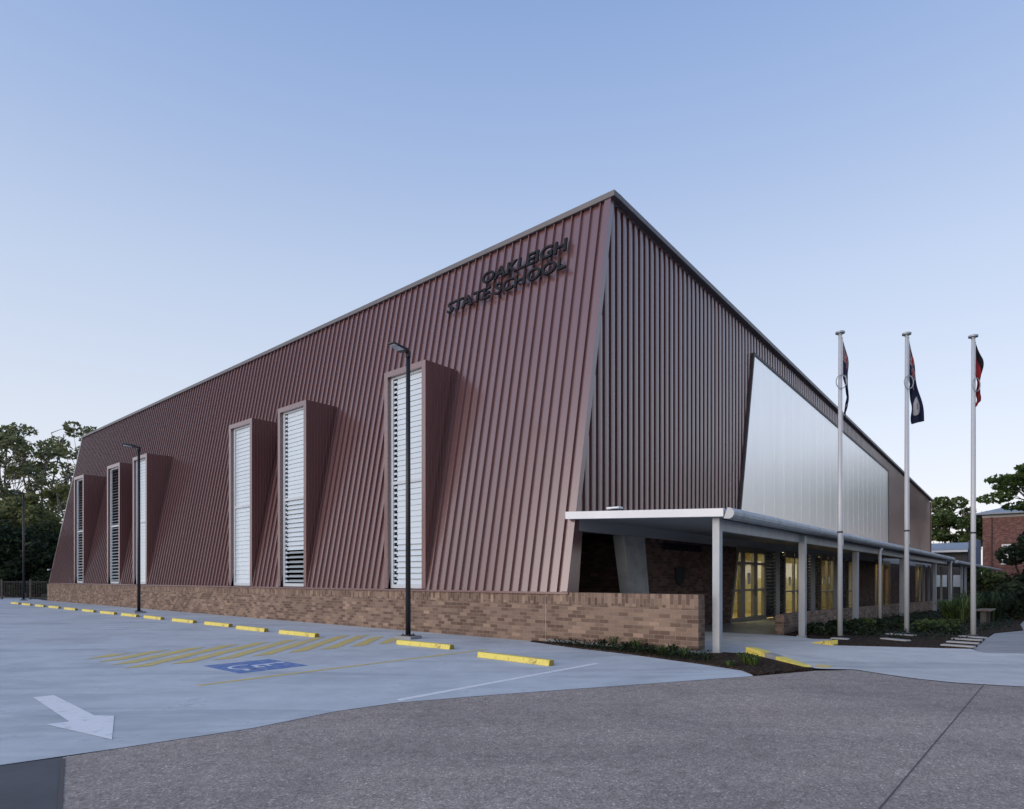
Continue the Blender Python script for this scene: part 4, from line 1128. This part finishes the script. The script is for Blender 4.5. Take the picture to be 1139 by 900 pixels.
b.add([(-.5, -.5, zr - .1), (3.3, -.5, zr - .1), (3.3, 4, zr + .75), (-.5, 4, zr + .75), (-.5, 8.5, zr - .1), (3.3, 8.5, zr - .1), (-.5, -.5, zr), (3.3, -.5, zr), (3.3, 4, zr + .87), (-.5, 4, zr + .87), (-.5, 8.5, zr), (3.3, 8.5, zr)],
      [(0, 1, 2, 3), (3, 2, 5, 4), (7, 6, 9, 8), (8, 9, 10, 11), (0, 6, 7, 1), (4, 5, 11, 10), (0, 3, 9, 6), (3, 4, 10, 9), (1, 7, 8, 2), (2, 8, 11, 5)])
b.build('roof', M['roof_grey'], lb)
b = MB(); b.box(3.35, 4.35, -.65, -.45, 0, zat(602, 65) + .6); b.build('end_wall', M['blue_wall'], lb)
b = MB(); b.box(-.6, 3.3, -.75, -.55, zr - .28, zr - .08); b.build('fascia', M['white_metal'], lb)
b = MB()
for k in range(2):
    b.box(.6 + k * 1.3, 1.5 + k * 1.3, -.06, .02, 1.2, 2.4)
b.build('window', M['louvre'], lb)

# ------------------------------------------------------------------ light, sky, camera
SUN_AZ = R(-125)          # measured from the view direction (+Y), clockwise positive: behind and to the left
SUN_EL = R(13)
w = bpy.data.worlds.new('World'); S.world = w; w.use_nodes = True
nt = w.node_tree; bg = nt.nodes['Background']
sk = nt.nodes.new('ShaderNodeTexSky'); sk.sky_type = 'NISHITA'; sk.sun_disc = False
sk.sun_elevation = SUN_EL; sk.sun_rotation = SUN_AZ
sk.altitude = 0; sk.air_density = 1.0; sk.dust_density = 1.0; sk.ozone_density = 2.0
# clear twilight: the sky texture with a pale lavender band low down, by height above the horizon
tc = nt.nodes.new('ShaderNodeTexCoord'); sx = nt.nodes.new('ShaderNodeSeparateXYZ'); nt.links.new(tc.outputs['Generated'], sx.inputs[0])
rp = nt.nodes.new('ShaderNodeValToRGB'); nt.links.new(sx.outputs['Z'], rp.inputs[0])
stops = [(0.0, (.86, .86, .91)), (.10, (.84, .86, .92)), (.20, (.76, .82, .92)), (.39, (.584, .694, .888)), (.52, (.43, .56, .82)), (.60, (.35, .49, .79)), (.67, (.28, .423, .73)), (1.0, (.17, .28, .56))]
els = rp.color_ramp.elements
while len(els) < len(stops): els.new(.5)
for q, (p, c) in zip(els, stops): q.position = p; q.color = (*c, 1)
m1 = nt.nodes.new('ShaderNodeVectorMath'); m1.operation = 'SCALE'; m1.inputs['Scale'].default_value = 4.2; nt.links.new(rp.outputs[0], m1.inputs[0])
m2 = nt.nodes.new('ShaderNodeVectorMath'); m2.operation = 'MULTIPLY'; m2.inputs[1].default_value = (.26, .20, .20); nt.links.new(sk.outputs[0], m2.inputs[0])
m3 = nt.nodes.new('ShaderNodeVectorMath'); m3.operation = 'ADD'; nt.links.new(m1.outputs[0], m3.inputs[0]); nt.links.new(m2.outputs[0], m3.inputs[1])
nt.links.new(m3.outputs[0], bg.inputs[0]); bg.inputs[1].default_value = .10
sd = bpy.data.lights.new('sun', 'SUN'); sd.energy = .9; sd.angle = R(50); sd.color = (1, .90, .79)
so = bpy.data.objects.new('sun', sd); C.objects.link(so)
dv = Vector((math.sin(SUN_AZ) * math.cos(SUN_EL), math.cos(SUN_AZ) * math.cos(SUN_EL), math.sin(SUN_EL)))
so.rotation_euler = (-dv).to_track_quat('-Z', 'Y').to_euler()
cd = bpy.data.cameras.new('camera'); co_ = bpy.data.objects.new('camera', cd); C.objects.link(co_)
co_.location = (0, 0, EYE); co_.rotation_euler = (PI / 2, 0, 0)
cd.sensor_width = 36; cd.lens = 36 * F / 1139; cd.shift_y = (HZ - 450) / 1139; cd.clip_end = 6000
S.camera = co_
S.view_settings.view_transform = 'Standard'; S.view_settings.look = 'None'; S.view_settings.gamma = 1
S.view_settings.use_curve_mapping = False
S.view_settings.exposure = 1.0
S.cycles.use_denoising = True
S.cycles.max_bounces = 6; S.cycles.diffuse_bounces = 3; S.cycles.glossy_bounces = 3; S.cycles.transparent_max_bounces = 8
S.cycles.caustics_reflective = False; S.cycles.caustics_refractive = False
